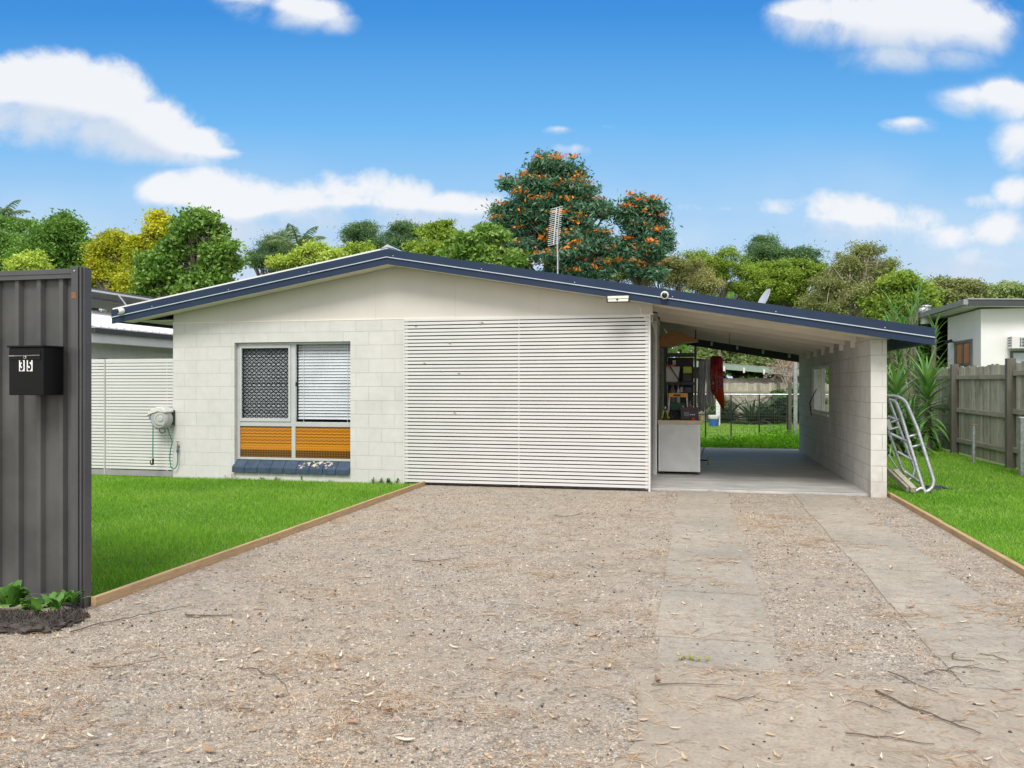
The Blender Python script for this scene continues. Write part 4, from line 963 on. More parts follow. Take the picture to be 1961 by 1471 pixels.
mb.build('label', simple('label_grey', (.16, .16, .18), .5), o)
mb = MB()
for u in (.56, .66, .76): mb.lathe([(.009, 0), (.009, .001)], (a.x+(b_.x-a.x)*u, by-.0003, b_.z+(a.z-b_.z)*.48), (0, -1, 0), 10)
mb.build('warning_dots', M['white'], o)
p = px(1327, 800, by-.05); p.z = ct
o = empty('red_cap', p, 'bright red round cap in front of the battery', 'cap'); mb = MB(); mb.lathe([(.033, 0), (.036, .015), (.034, .03), (.02, .036)], p+Vector((0, 0, .001)), (0, 0, 1), 20); mb.build('body', simple('bright_red', (.75, .02, .04), .35), o, True)
p = px(1274, 803, cy+.12); p.z = ct+.001
o = empty('cordless_tool', p, 'lime and black cordless tool upright on the left end of the cabinet', 'power tool')
mb = MB(); mb.lathe([(.05, 0), (.052, .03), (.04, .06), (.03, .1), (.022, .14), (.018, .17)], p, (0, 0, 1), 14); mb.build('motor_body', M['blackmetal'], o, True)
for sg in (-1, 1): mb = MB(); mb.tube([p+Vector((sg*.045, -.02, .02)), p+Vector((sg*.035, -.045, .09)), p+Vector((sg*.018, -.04, .15))], .011, 8); mb.build('guard', lime, o, True)
mb = MB(); mb.box(p.x-.07, p.x+.07, p.y-.03, p.y+.05, p.z+.02, p.z+.045); mb.build('base_plate', lime, o, bevel=.01)
mb = MB(); mb.lathe([(.015, 0), (.018, .03), (.01, .045)], p+Vector((0, 0, .17)), (0, 0, 1), 10); mb.build('cap', M['galv'], o, True)
o, a, b_ = boxy('small_yellow_box', 'small yellow and black box on the right end of the cabinet', 'box', 1338.5, 797, 1343, 804.5, by+.1, .1, simple('yellow_card', (.7, .42, .02), .5), None, .003)
p = px(1290, 800, cy+.25); p.z = ct+.001
mb = MB(); lumpy(mb, p+Vector((0, 0, .05)), (.12, .1, .07), 4.); tag(mb.build('dark_bag', simple('dark_cloth', (.03, .032, .035), .8), smooth=True), 'crumpled dark bag on the cabinet between the tool and the battery', 'bag')
# jars and clutter on the rack
for k, (x, y0p, y1p, c, lab) in enumerate(((1288, 735, 751, (.22, .2, .17), 'bundle of grey cord hanging on the lower shelf'), (1299, 737, 752, (.7, .7, .68), 'white spray bottle on the lower shelf'), (1282, 690, 698, (.05, .05, .06), 'small dark jar under the top shelf'),
                                      (1297, 690, 699, (.10, .12, .13), 'grey blue jar under the top shelf'), (1317, 690, 701, (.12, .14, .08), 'olive bottle above the lime charger'), (1322, 768, 783, (.2, .22, .2), 'pale glass jar beside the work stand legs'))):
    Y = sy+.12 if k != 5 else wy+.1; a, b_ = px(x, y0p, Y), px(x, y1p, Y); r = .03 if k else .055; hgt = a.z-b_.z
    zbase_ = {0: shz[2]+.05, 1: shz[2]+.05, 2: zs_, 3: zs_, 4: zs_, 5: ct}[k]
    q = Vector((a.x, Y, zbase_+.001)); hgt = a.z-zbase_ if k < 2 or k == 5 else (.19 if k < 4 else .24)
    if k in (2, 3, 4): q.y += .22
    mb = MB(); mb.lathe([(r, 0), (r, hgt*.7), (r*.6, hgt*.8), (r*.35, hgt*.86), (r*.35, hgt)], q, (0, 0, 1), 12)
    tag(mb.build('bottle' if k in (1, 4) else ('jar' if k else 'cord_bundle'), simple('clutter_%d' % k, c, .5), smooth=True), lab, 'bottle' if k in (1, 4) else ('jar' if k else 'cord'))
# boxes and tools on the rack and along the bench
for nm, lab, cat, x0_, y0_, x1_, y1_, Y_, d_, c_ in (
    ('parts_box', 'dark blue parts box at the right end of the lower shelf', 'box', 1310, 742, 1325, 751.5, sy+.1, .25, (.05, .09, .22)),
    ('paint_tin', 'cream paint tin between the spray bottle and the blue box', 'tin', 1303, 741, 1308, 751.5, sy+.08, .1, (.6, .55, .42)),
    ('drill_case', 'green drill case low behind the work stand', 'case', 1284, 772, 1312, 786, wy+.4, .2, (.04, .14, .09)),
    ('parts_box', 'small white carton beside the grey jar under the top shelf', 'box', 1288, 690, 1294, 699, sy+.15, .12, (.6, .6, .58))):
    boxy(nm, lab, cat, x0_, y0_, x1_, y1_, Y_, d_, simple(nm+'_paint', c_, .5), None, .004)
# brown board on top of the rack
p = px(1296, 668, sy+.1); zt2 = zt_+.1
mb = MB(); prof = [(-.33, .02), (-.34, .09), (-.27, .19), (-.12, .25), (.05, .24), (.2, .17), (.34, .10), (.33, .085), (.15, .07), (-.1, .01), (-.25, -.01)]
mb.prism([(p.x+.02+a, zt2+b_+.01) for a, b_ in prof], sy+.0, sy+.5)
tag(mb.build('brown_case', M['board'], smooth=True, bevel=.02), 'brown rounded case lying on top of the shelving rack', 'case')
# clothes on a rail
ry = 14.6; ra, rb = px(1330, 689, ry), px(1372, 690, ry)
rail = empty('hanging_rail', (ra.x, ry, ra.z), 'black hanging rail sticking out from the shelving rack', 'rail')
mb = MB(); mb.tube([ra, rb+Vector((.25, 0, 0))], .012, 8); mb.build('bar', M['blackmetal'], rail)
mb = MB(); mb.tube([ra+Vector((.02, 0, 0)), (ra.x+.02, ry, zb(ra.x))], .01, 6); mb.build('hanger_rod', M['blackmetal'], rail); mb = MB(); mb.tube([rb+Vector((.22, 0, 0)), (rb.x+.22, ry, zb(rb.x))], .004, 6); mb.build('hanger_rod', M['blackmetal'], rail)
def cloth(name, label, x0, x1, yt, outline, mat, seed, Y=ry):
    "outline: list of (v, left x, right x) in photo pixels down the cloth"
    rr = random.Random(seed); vs = []; nx = 22
    rows = []
    for i in range(len(outline)-1):
        (y0, l0, r0), (y1, l1, r1) = outline[i], outline[i+1]
        for k in range(5): f = k/5; rows.append((y0+(y1-y0)*f, l0+(l1-l0)*f, r0+(r1-r0)*f))
    rows.append(outline[-1]); n = len(rows)
    for side in (0, 1):
        for i, (y, l, r) in enumerate(rows):
            for k in range(nx+1):
                f = k/nx; x = l+(r-l)*f; p = px(x, y+1.5*math.sin(f*9+seed)*(i/n), Y)
                fold = .028*math.sin(f*17+seed+i*.08)*min(1, .2+i/n*1.5)+.014*math.sin(f*41+i*.2)
                th = .012+.03*math.sin(math.pi*f)
                p.y += fold+(th if side else -th); vs.append(p)
    fs = []; S = n*(nx+1)
    for i in range(n-1):
        for k in range(nx):
            a = i*(nx+1)+k; fs.append((a, a+nx+1, a+nx+2, a+1)); fs.append((S+a, S+a+1, S+a+nx+2, S+a+nx+1))
    for i in range(n-1):
        a = i*(nx+1); fs.append((a, S+a, S+a+nx+1, a+nx+1)); a += nx; fs.append((a, a+nx+1, S+a+nx+1, S+a))
    for k in range(nx): fs.append((k, k+1, S+k+1, S+k)); a = (n-1)*(nx+1)+k; fs.append((a, S+a, S+a+1, a+1))
    mb = MB(); mb.add(vs, fs); o = mb.build(name, mat, smooth=True); return tag(o, label, 'cloth')
greycl = simple('grey_cloth', (.52, .53, .54), .9, var=.15, scale=12)
cloth('grey_trousers', 'pale grey trousers hanging at the left end of the rail', 0, 0, 0, [(690, 1338, 1351), (705, 1337, 1352), (740, 1336, 1351), (770, 1335, 1350), (788, 1339, 1349)], greycl, 1)
cloth('grey_shirt', 'light grey shirt hanging between the trousers and the maroon towel', 0, 0, 0, [(687, 1350, 1363), (705, 1351, 1364), (740, 1353, 1366), (765, 1352, 1367), (778, 1356, 1364)], simple('pale_grey_cloth', (.66, .66, .65), .9, var=.12, scale=10), 2, ry-.05)
def towelmat():
    m, t, b = base('maroon_towel', .95, spec=.1); P = geo(t).outputs['Position']
    sp = t.n('ShaderNodeSeparateXYZ'); t.L.new(P, sp.inputs[0]); n = t.noise(38, P, 3, .7)
    pat = t.m('MULTIPLY', t.mapr(n, .53, .56), t.mapr(sp.outputs[2], 1.68, 1.55))
    c = t.mix(t.mapr(t.noise(7, P, 2), .4, .6), (.20, .02, .03), (.38, .05, .05)); c = t.mix(pat, c, (.42, .30, .30))
    c = t.mix(t.mapr(t.m('ADD', sp.outputs[2], t.m('MULTIPLY', sp.outputs[0], -.6)), 1.10, 1.06), c, (.45, .07, .01))
    t.put(b.inputs['Base Color'], c); return m
cloth('maroon_towel', 'maroon patterned towel with an orange corner hanging at the right of the rail', 0, 0, 0, [(682, 1363, 1380), (688, 1361, 1384), (720, 1360, 1385), (750, 1362, 1386), (756, 1366, 1387), (775, 1378, 1387.5), (786, 1384.5, 1386.5)], towelmat(), 3, ry-.1)
# small trolley
p = gr(1350, 892, .03)
o = empty('small_trolley', p, 'small folded trolley with lime wheels on the slab beside the cabinet', 'trolley')
mb = MB(); mb.tube([p+Vector((-.12, .05, .02)), p+Vector((-.02, .1, .3))], .008, 6); mb.tube([p+Vector((-.1, .35, .02)), p+Vector((-.0, .3, .3))], .008, 6); mb.build('handle', M['galv'], o)
mb = MB(); mb.tube([p+Vector((-.15, .15, .08)), p+Vector((.05, .15, .08))], .012, 6); mb.build('axle', M['black'], o)
for dx in (-.1, .055): mb = MB(); mb.lathe([(.06, -.012), (.075, -.008), (.075, .008), (.06, .012)], p+Vector((dx, .15, .077)), (1, 0, 0), 20); mb.build('wheel', lime, o, True)

# ================================================================== BEHIND THE CARPORT
# wire gate / fence in a black frame
wyf = 21.4
wf = empty('wire_fence', (.8, wyf, 0), 'black framed wire mesh fence behind the carport', 'fence')
tz, bz = 1.19, .06
fx0, fx1 = -2.4, 5.2
mb = MB(); mb.tube([(fx0, wyf, tz), (fx1, wyf, tz)], .018, 8); mb.build('top_rail', M['galv'], wf)
mb = MB(); mb.tube([(fx0, wyf, bz), (fx1, wyf, bz)], .018, 8); mb.build('bottom_rail', M['blackmetal'], wf)
for xp in (1351, 1400, 1454, 1508):
    x = px(xp, 0, wyf).x; mb = MB(); mb.box(x-.016, x+.016, wyf-.016, wyf+.016, 0, tz); mb.build('post', M['blackmetal'], wf)
mb = MB(); x = fx0
while x < fx1: mb.box(x-.0022, x+.0022, wyf-.003, wyf+.001, bz, tz); x += .05
z = bz
while z < tz: mb.box(fx0, fx1, wyf+.0015, wyf+.005, z-.002, z+.002); z += .075
mb.build('mesh', simple('wire', (.13, .135, .14), .5, .4), wf)
for (xp, w_, lab, h_, m_) in ((1523.5, .045, 'tall grey steel post behind the carport wall', 2.12, M['galv']), (1513, .035, 'weathered timber post beside the tall grey steel post', 1.5, M['post'])):
    x = px(xp, 0, 20.9).x; mb = MB(); mb.box(x-w_, x+w_, 20.9, 20.98, -.02, h_); tag(mb.build('support_post', m_, bevel=.005), lab, 'post')
gcm = leaf_mat('groundcover_leaf', [(.13, .36, .012), (.26, .60, .02), (.45, .78, .05)], .3, .45, 2)
def groundcover():
    n = 26000; X = rng.uniform(-1.6, 5.2, n); Y = rng.uniform(18.85, 21.5, n)
    hgt = .10+.10*np.sin(X*2.3)*np.cos(Y*2)+.10*np.exp(-((X-2.0)/.8)**2)
    Z = np.abs(rng.normal(0, 1, n))*hgt*.6
    C = np.stack([X, Y, Z], 1); return leafquads(C, .05, .04, .6)
def leafquads(C, L, W, upb=.3, droop=0., lscale=None):
    n = len(C); d = rng.normal(0, 1, (n, 3)); d[:, 2] = d[:, 2]*(1-upb*.5)-droop; d /= np.linalg.norm(d, axis=1)[:, None]+1e-9
    r = rng.normal(0, 1, (n, 3)); r[:, 2] *= .6; s = np.cross(d, r); s /= np.linalg.norm(s, axis=1)[:, None]+1e-9
    l = L*rng.uniform(.6, 1.3, n); w_ = W*rng.uniform(.7, 1.3, n)
    if lscale is not None: l = l*lscale; w_ = w_*lscale
    nrm = np.cross(d, s)
    a = C-d*(l/2)[:, None]; b = C+d*(l/2)[:, None]; c1 = C-s*(w_/2)[:, None]+nrm*(w_*.15)[:, None]; c2 = C+s*(w_/2)[:, None]+nrm*(w_*.15)[:, None]
    V = np.stack([a, c1, b, c2], 1).reshape(-1, 3); return V, np.arange(4*n).reshape(-1, 4)
V, Fc = groundcover(); tag(npmesh('ground_cover', V, Fc, gcm), 'bright green creeping ground cover behind the carport slab', 'ground cover', None, 'stuff')
sheet('bare_soil_patch', [(-1.6, 21.7), (.6, 21.5), (1.9, 21.55), (1.2, 22.3), (-.2, 22.6), (-1.5, 22.4)], .03, simple('bare_soil', (.55, .44, .36), .9, var=.25, scale=5))
# back paling fence, gutter roof edge, bucket, white post
def paling_fence(name, label, P0, P1, h, posts, railz, side, pal=.1, gap=.012, group=None, postw=.1):
    P0, P1 = Vector(P0), Vector(P1); d = (P1-P0); L = d.length; d.normalize(); n = Vector((-d.y, d.x, 0))*side
    fe = empty(name, (P0+P1)/2, label, 'fence', group); Rm = Matrix(((d.x, n.x, 0, P0.x), (d.y, n.y, 0, P0.y), (0, 0, 1, 0), (0, 0, 0, 1)))
    mb = MB(); s = 0; rr = random.Random(int(L*10))
    while s < L:
        wd = pal*rr.uniform(.82, 1.08); off = rr.uniform(-.004, .01); mb.box(s, s+wd, -.03+off, -.012+off, .04, h+rr.uniform(-.035, .02), Rm); s += wd+gap*rr.uniform(.1, 1)
    mb.build('palings', M['paling'], fe)
    ps = [0]+list(posts)+[L]
    for z in railz:
        for a, b_ in zip(ps[:-1], ps[1:]):
            if b_-a > .3: mb = MB(); mb.box(a+.055, b_-.055, 0, .045, z, z+.085, Rm @ Matrix.Rotation(rr.uniform(-.006, .006), 4, 'Y')); mb.build('rail', M['rail'], fe, bevel=.004)
    for s in posts: mb = MB(); mb.box(s-postw/2, s+postw/2, -.01, .13, -.05, h+.03+rr.uniform(0, .05), Rm); mb.build('post', M['post'], fe, bevel=.006)
    return fe
XF = 5.30
pf = [Vector((XF, 15.3, 0)), Vector((XF, 18.4, 0))]
paling_fence('paling_fence', 'weathered grey timber paling fence with dark posts along the right lawn', (XF+.05, 30, 0), (XF-.05, 11.0, 0), 1.80, [30-27.7, 30-24.6, 30-21.5, 30-18.4, 30-15.3, 30-12.2], [.22, .93, 1.60], -1)
paling_fence('paling_fence', 'old grey timber fence at the far end of the back lawn', (-9, 31.4, 0), (6, 31.4, 0), 1.5, [3, 6, 9, 12], [.3, 1.2], -1)
p = px(1375, 808, 29)
o = empty('white_post', (p.x, 29, 0), 'white post standing on the back lawn', 'post'); mb = MB(); mb.box(p.x-.07, p.x+.07, 28.95, 29.05, 0, px(1375, 745, 29).z); mb.build('shaft', M['white'], o)
mb = MB(); mb.box(p.x-.08, p.x+.08, 28.94, 29.06, px(1375, 745, 29).z, px(1375, 745, 29).z+.03); mb.build('cap', M['white'], o)
p = px(1367, 805, 28.5); o = empty('paint_bucket', (p.x, 28.5, 0), 'blue bucket with a white rim near the back fence', 'bucket')
mb = MB(); mb.lathe([(.15, 0), (.17, .28)], (p.x, 28.5, .0), (0, 0, 1), 18); mb.build('body', simple('blue_bucket', (.03, .14, .4), .4), o, True)
mb = MB(); mb.lathe([(.18, 0), (.19, .02), (.19, .12), (.17, .13)], (p.x, 28.5, .28), (0, 0, 1), 18); mb.build('rim', M['white'], o, True)
ya = 33.0; a, b_ = px(1385, 711, ya), px(1520, 722, ya)
o = empty('shed_roof', ((a.x+b_.x)/2, ya, 0), 'pale green gutter edge of a shed beyond the back fence', 'shed')
mb = MB(); mb.prism([(a.x-2.5, a.z+.3), (b_.x+1, b_.z-.02), (b_.x+1, b_.z+.2), (a.x-2.5, a.z+.5)], ya, ya+.1); mb.build('gutter', simple('pale_green_metal', (.27, .36, .29), .5), o)
mb = MB(); mb.prism([(a.x-2.5, a.z+.51), (b_.x+1, b_.z+.21), (b_.x+1, b_.z+.23), (a.x-2.5, a.z+.53)], ya, ya+3); mb.build('roof', simple('grey_roof', (.4, .42, .4), .5), o)
mb = MB(); mb.box(a.x-2.4, b_.x+.5, ya+.4, ya+2.8, 0, 1.7); mb.build('wall', simple('shed_wall', (.35, .3, .26), .8, var=.3), o)
for k in range(5):
    x = a.x+k*.75; z = a.z+(b_.z-a.z)*(x-a.x)/(b_.x-a.x); mb = MB(); mb.box(x, x+.07, ya-.02, ya-.001, z+.0, z+.2); mb.build('bracket', M['white'], o)

# ================================================================== RIGHT SIDE THINGS
# leaning tubular rack
def rk_(cx_, cy_, Y): return px(1690+cx_*.2175, 640+cy_*.2175, Y)
lr = empty('tubular_rack', (gr(1760, 945).x, 11.7, 0), 'galvanised tubular ladder rack leaning beside the end wall of the carport', 'rack')
def tb(pts, r, nm, Y0, Y1=None):
    Y1 = Y1 or Y0; n = len(pts); P = [rk_(x, y, Y0+(Y1-Y0)*(1400-y)/900) for x, y in pts]
    # round the bends
    Q = [P[0]]
    for i in range(1, n-1):
        a, b_, c = P[i-1], P[i], P[i+1]; l = min((a-b_).length, (c-b_).length, .12)*.45
        s, e = b_+(a-b_).normalized()*l, b_+(c-b_).normalized()*l
        for k in range(5): f = k/4; Q.append(s.lerp(b_, f).lerp(b_.lerp(e, f), f))
    Q.append(P[-1]); mb = MB(); mb.tube(Q, r, 10); mb.build(nm, M['galv'], lr, True)
tb([(380, 1408), (350, 1330), (165, 720), (115, 590), (55, 575)], .024, 'rail', 11.6, 11.9)
tb([(285, 1385), (345, 1350), (385, 1395), (440, 1350), (452, 1290), (310, 840), (200, 585), (120, 545), (45, 540)], .024, 'rail', 11.6, 11.9)
tb([(60, 590), (150, 830), (240, 1080), (285, 1180), (265, 1260), (220, 1290)], .020, 'rail', 12.0, 12.2)
tb([(50, 850), (110, 1010), (170, 1180), (200, 1230)], .020, 'rail', 12.0, 12.2)
tb([(50, 1060), (110, 1150), (165, 1230)], .012, 'rail', 12.0)
for a, b_ in (((225, 905), (300, 885)), ((255, 995), (335, 975)), ((75, 775), (165, 745)), ((80, 835), (140, 820)), ((70, 875), (215, 945)), ((130, 1035), (265, 1112)), ((190, 1205), (330, 1305)), ((45, 725), (105, 745))):
    tb([a, ((a[0]+b_[0])/2, (a[1]+b_[1])/2), b_], .019, 'rung', 11.75, 11.95)
mb = MB(); pa, pb = rk_(40, 750, 11.7), rk_(70, 840, 11.7); mb.tube([pa, pb], .035, 4); mb.build('end_plate', M['galv'], lr)
mb = MB()
for k in range(2):
    a, b_ = rk_(60+k*50, 1215+k*5, 12.1-.1*k), rk_(235+k*40, 1400+k*20, 11.5-.05*k); a.z += .02; b_.z = .06
    mb.tube([a, b_], .05, 4)
tag(mb.build('old_sleepers', M['rail'], bevel=.004), 'weathered timber lengths lying on the grass under the tubular rack', 'timber')
p = gr(1783, 938); mb = MB(); lumpy(mb, (p.x+.05, p.y+.1, .01), (.2, .12, .03), 8.); tag(mb.build('black_mat', M['blackmetal'], smooth=True), 'crumpled black rubber mat on the grass behind the rack foot', 'mat')
for (x, yt, yb, capd, r, lab) in ((1865, 814, 887, True, .028, 'grey pipe bollard with a rusty flat cap on the right lawn'), (1959, 800, 912, False, .05, 'light grey square post at the right edge of the photo')):
    p = gr(x, yb); zz = px(x, yt, p.y).z
    o = empty('pipe_bollard' if capd else 'metal_post', p, lab, 'bollard' if capd else 'post')
    mb = MB()
    if capd: mb.lathe([(r, 0), (r, zz)], p, (0, 0, 1), 14)
    else: mb.box(p.x-r, p.x+r, p.y-r, p.y+r, 0, zz)
    mb.build('shaft', M['galv'], o, True)
    if capd: mb = MB(); mb.box(p.x-.055, p.x+.055, p.y-.04, p.y+.04, zz, zz+.012); mb.build('cap', simple('rusty_cap', (.3, .16, .08), .8), o)
    else: mb = MB(); mb.box(p.x-r-.004, p.x+r+.004, p.y-r-.004, p.y+r+.004, zz, zz+.01); mb.build('cap', M['white'], o)
# ---- neighbour house at right
nh = empty('neighbour_house', (10, 25, 0), 'white rendered neighbouring house with dark fascia above the paling fence', 'house')
render_m = simple('white_render', (.74, .74, .73), .8, var=.05, scale=1.5, bump=.2, bscale=60)
nX, nY = 6.8, 21.86
nYb = px(1815, 0, 22).x  # (kept for reference)
def yAt(x, X):           # distance at which photo column x meets the plane X
    return X*((x-980.5)*ST+F*CT)/((x-980.5)*CT-F*ST)
yb2 = yAt(1815, nX)
mb = MB(); mb.box(nX, 19, nY, nY+9, 0, 3.28); mb.box(nX, nX+.3, nY+9, yb2, 0, 3.28); 
mb.build('wall', render_m, nh)
mb = MB(); mb.box(nX+.9, 19, nY+9.001, yb2+6, 0, 3.28) if False else mb.box(nX+.31, 19, nY+9.001, yb2+5, 0, 3.28); mb.build('rear_wall', render_m, nh)
ex, ey = 6.40, 21.5; zE = 3.42
drk = simple('charcoal_fascia', (.05, .052, .058), .45); 
def zr(x): return zE-.03*(x-ex)
mb = MB(); mb.prism([(ex, zE-.09), (19.5, zr(19.5)-.09), (19.5, zr(19.5)+.06), (ex, zE+.06)], ey-.03, ey); mb.build('front_fascia', drk, nh)
mb = MB(); mb.box(ex-.10, ex, ey-.03, yb2+5, zE-.06, zE+.07); mb.build('side_gutter', simple('grey_gutter', (.30, .31, .33), .4, .3), nh)
mb = MB(); mb.prism([(ex+.001, zE-.08), (19.4, zr(19.4)-.08), (19.4, zr(19.4)-.06), (ex+.001, zE-.06)], ey+.001, yb2+5); mb.build('soffit', simple('grey_white_soffit', (.74, .74, .72), .8), nh)
mb = MB(); mb.prism([(ex-.02, zE+.062), (19.6, zr(19.6)+.062), (19.6, zr(19.6)+.09), (ex-.02, zE+.09)], ey-.05, yb2+5.1); mb.build('roof', simple('grey_roof_sheet', (.32, .33, .35), .5, .2), nh)
y0_, y1_ = yAt(1862, nX-.01), yAt(1830, nX-.01); z1_ = px(1845, 652, (y0_+y1_)/2).z; z0_ = 1.4
wo = MB()
for (a, b_, c, d) in ((y0_, y1_, z1_-.07, z1_), (y0_, y0_+.14, z0_, z1_-.07), (y1_-.14, y1_, z0_, z1_-.07), ((y0_+y1_)/2-.05, (y0_+y1_)/2+.05, z0_, z1_-.07), (y0_+.14, y1_-.14, (z0_+z1_)/2-.06, (z0_+z1_)/2+.0)): wo.box(nX-.05, nX-.001, a, b_, c, d)
wo = wo.build('window', simple('dark_grey_frame', (.14, .15, .16), .5), nh)
mb = MB(); mb.box(nX-.02, nX-.0005, y0_+.1, y1_-.1, z0_, z1_-.05); mb.build('timber_blind', wood_mat('orange_blind', (.42, .17, .07), (.6, .28, .12), (1, 1, 26), .5), wo)
mb = MB(); c = (nX-.15, yAt(1816, nX-.15), px(1816, 655, yAt(1816, nX-.15)).z)
mb.tube([c, (c[0]+.15, c[1], c[2])], .015, 6); mb.tube([(c[0], c[1]-.25, c[2]+.02), (c[0], c[1]+.2, c[2])], .04, 8); mb.build('spotlight', M['blackmetal'], nh)
a, b_ = px(1929, 645, nY), px(1990, 668, nY)
ac = empty('air_conditioner', ((a.x+b_.x)/2, nY-.2, b_.z), 'cream window air conditioner in the wall of the right neighbour', 'air conditioner')
mb = MB(); mb.box(a.x, b_.x, nY-.3, nY-.001, b_.z, a.z); mb.build('case', M['slat'], ac, bevel=.01)
mb = MB()
for k in range(4): mb.box(a.x-.002, a.x-.0005, nY-.26, nY-.05, b_.z+.06+k*.06, b_.z+.09+k*.06)
mb.box(a.x+.17, b_.x-.03, nY-.306, nY-.3005, b_.z+.04, a.z-.04); mb.build('grille', simple('grille_blue', (.07, .10, .14), .4), ac)
mb = MB()
for k in range(7): x = a.x+.2+k*.1; mb.box(x, x+.012, nY-.312, nY-.3065, b_.z+.04, a.z-.04)
for k in range(3): z = b_.z+.1+k*.07; mb.box(a.x+.17, b_.x-.03, nY-.312, nY-.3065, z, z+.01)
mb.build('louvres', M['slat'], ac)
a2, b2_ = px(1934, 672, nY), px(1990, 700, nY)
mb = MB(); mb.box(a2.x, b2_.x+.3, nY-.04, nY-.001, a2.z-.05, a2.z); mb.box(a2.x, a2.x+.06, nY-.04, nY-.001, 1.4, a2.z-.05); mb.build('window_frame', simple('navy_grey_frame', (.08, .09, .10), .5), nh)
mb = MB(); mb.box(a2.x+.061, b2_.x+.3, nY-.02, nY-.001, 1.4, a2.z-.051); mb.build('window_pane', simple('pale_sky_glass', (.45, .5, .55), .1), nh)
# turbine vent
vy = 25.5; c = px(1773, 606, vy)
tv = empty('roof_ventilator', (c.x, vy, c.z), 'silver turbine ventilator on the neighbouring roof', 'roof vent')
r = .19
mb = MB(); mb.lathe([(r*.75, -.22), (r*.75, .02), (r*.8, .04)], c, (0, 0, 1), 18); mb.build('neck', M['white'], tv, True)
mb = MB(); cc = c+Vector((0, 0, .04)); nf = 20
for k in range(nf):
    a = 2*math.pi*k/nf; vs = []
    for i in range(7):
        f = i/6; rr_ = r*(.8+.32*math.sin(math.pi*f))*(1 if f < .9 else .8); a2_ = a+.25*math.sin(f*2)
        vs += [cc+Vector((math.cos(a2_)*rr_, math.sin(a2_)*rr_, f*.24)), cc+Vector((math.cos(a2_+.24)*rr_*.88, math.sin(a2_+.24)*rr_*.88, f*.24))]
    mb.add(vs, [(2*i, 2*i+1, 2*i+3, 2*i+2) for i in range(6)])
mb.lathe([(r*.82, .235), (r*.7, .27), (r*.3, .29), (.001, .295)], cc, (0, 0, 1), 20)
mb.lathe([(r*.66, 0), (r*.82, .12), (r*.6, .24)], cc, (0, 0, 1), 20); mb.build('turbine', M['galv'], tv)

# ================================================================== PLANTS
def sword_leaf(mb, c, az, el, L, W, droop, seg=7, fold=.25):
    d = Vector((math.cos(az), math.sin(az), 0)); s = Vector((-math.sin(az), math.cos(az), 0)); vs = []; p = Vector(c); e = el
    for i in range(seg+1):
        f = i/seg; wv = W/2*(min(1, .45+f*3))*(1-f**2.2)
        up = Vector((0, 0, 1))*math.cos(e)-d*math.sin(e)
        vs += [p-s*wv+up*wv*fold, p.copy(), p+s*wv+up*wv*fold]
        e -= droop/seg; p = p+(d*math.cos(e)+Vector((0, 0, 1))*math.sin(e))*(L/seg)
    mb.add(vs, [f_ for i in range(seg) for f_ in ((3*i, 3*i+3, 3*i+4, 3*i+1), (3*i+1, 3*i+4, 3*i+5, 3*i+2))])
yucca_m = leaf_mat('yucca_leaf', [(.05, .12, .03), (.10, .24, .05), (.24, .42, .11)], .25, .35, 3, .5)
def yucca(px_x, y_top, y_base, Y, L, W, n, label, heads=1, seed=1, group=None, name='yucca', onground=True):
    rr = random.Random(seed); b = px(px_x, y_base, Y); b.z = 0; c0 = px(px_x, y_top, Y)
    o = empty(name, b, label, 'yucca', group)
    tk = MB(); lf = MB()
    for h in range(heads):
        c = c0+Vector((rr.uniform(-.5, .5)*(h > 0), rr.uniform(-.4, .4)*(h > 0), -h*.45*rr.uniform(.6, 1.2)))
        c.z = max(c.z, .4)
        tk.tube([b+Vector((rr.uniform(-.1, .1), 0, -.05)), (b+c)/2+Vector((rr.uniform(-.05, .05), 0, 0)), c], [.09, .07, .05], 8)
        col = min(1.1, c.z-.15)
        for k in range(n):
            f = k/n; z = -col*f; el = R(82)-f*R(105)+rr.uniform(-.12, .12)
            sword_leaf(lf, c+Vector((0, 0, z)), k*2.39996+rr.uniform(-.2, .2), el, L*(1-.25*f)*rr.uniform(.8, 1.1), W, .35+f*.6+rr.uniform(0, .3))
    tk.build('trunk', M['trunk'], o, True); lf.build('leaves', yucca_m, o)
yucca(1776, 738, 864, 19.0, 1.0, .085, 90, 'large spiky yucca in front of the paling fence', 1, 3)
yucca(1716, 745, 870, 17.6, .85, .075, 70, 'dense yucca half hidden behind the end wall of the carport', 3, 5)
yucca(1735, 795, 870, 19.6, .7, .045, 60, 'short dark yucca clump at the foot of the large yucca', 3, 6)
yucca(1745, 606, 870, 21.0, .6, .04, 60, 'tall yucca head just above the low end of the carport roof', 2, 8)
yucca(1790, 632, 870, 22.5, .6, .04, 60, 'yucca head against the wall of the neighbouring house', 1, 9)
yucca(1712, 596, 870, 23.5, .8, .045, 60, 'yucca head beside the pale barked gum tree', 2, 10)
yucca(1756, 578, 870, 25.5, .8, .05, 50, 'highest yucca head, left of the roof ventilator', 1, 12)
# agaves and dark shrubs in front of the back fence
agm = leaf_mat('agave_leaf', [(.03, .055, .03), (.06, .10, .06), (.14, .19, .13)], .1, .4, 3, .5)
for k, (x, Y, L) in enumerate(((1440, 30.3, 1.5), (1395, 30.8, 1.1), (1478, 30.4, 1.2))):
    lf = MB(); rr = random.Random(k+4); p = px(x, 800, Y); p.z = .1
    for j in range(34): sword_leaf(lf, p, j*2.4, R(75)-(j/34)*R(60), L*rr.uniform(.8, 1.1), .13, .5+rr.uniform(0, .5), 7, .35)
    tag(lf.build('agave', agm), ['largest dark arching agave in the middle before the back fence', 'smaller dark agave behind the white post', 'dark agave at the right before the back fence'][k], 'agave', 'agaves before the back fence')

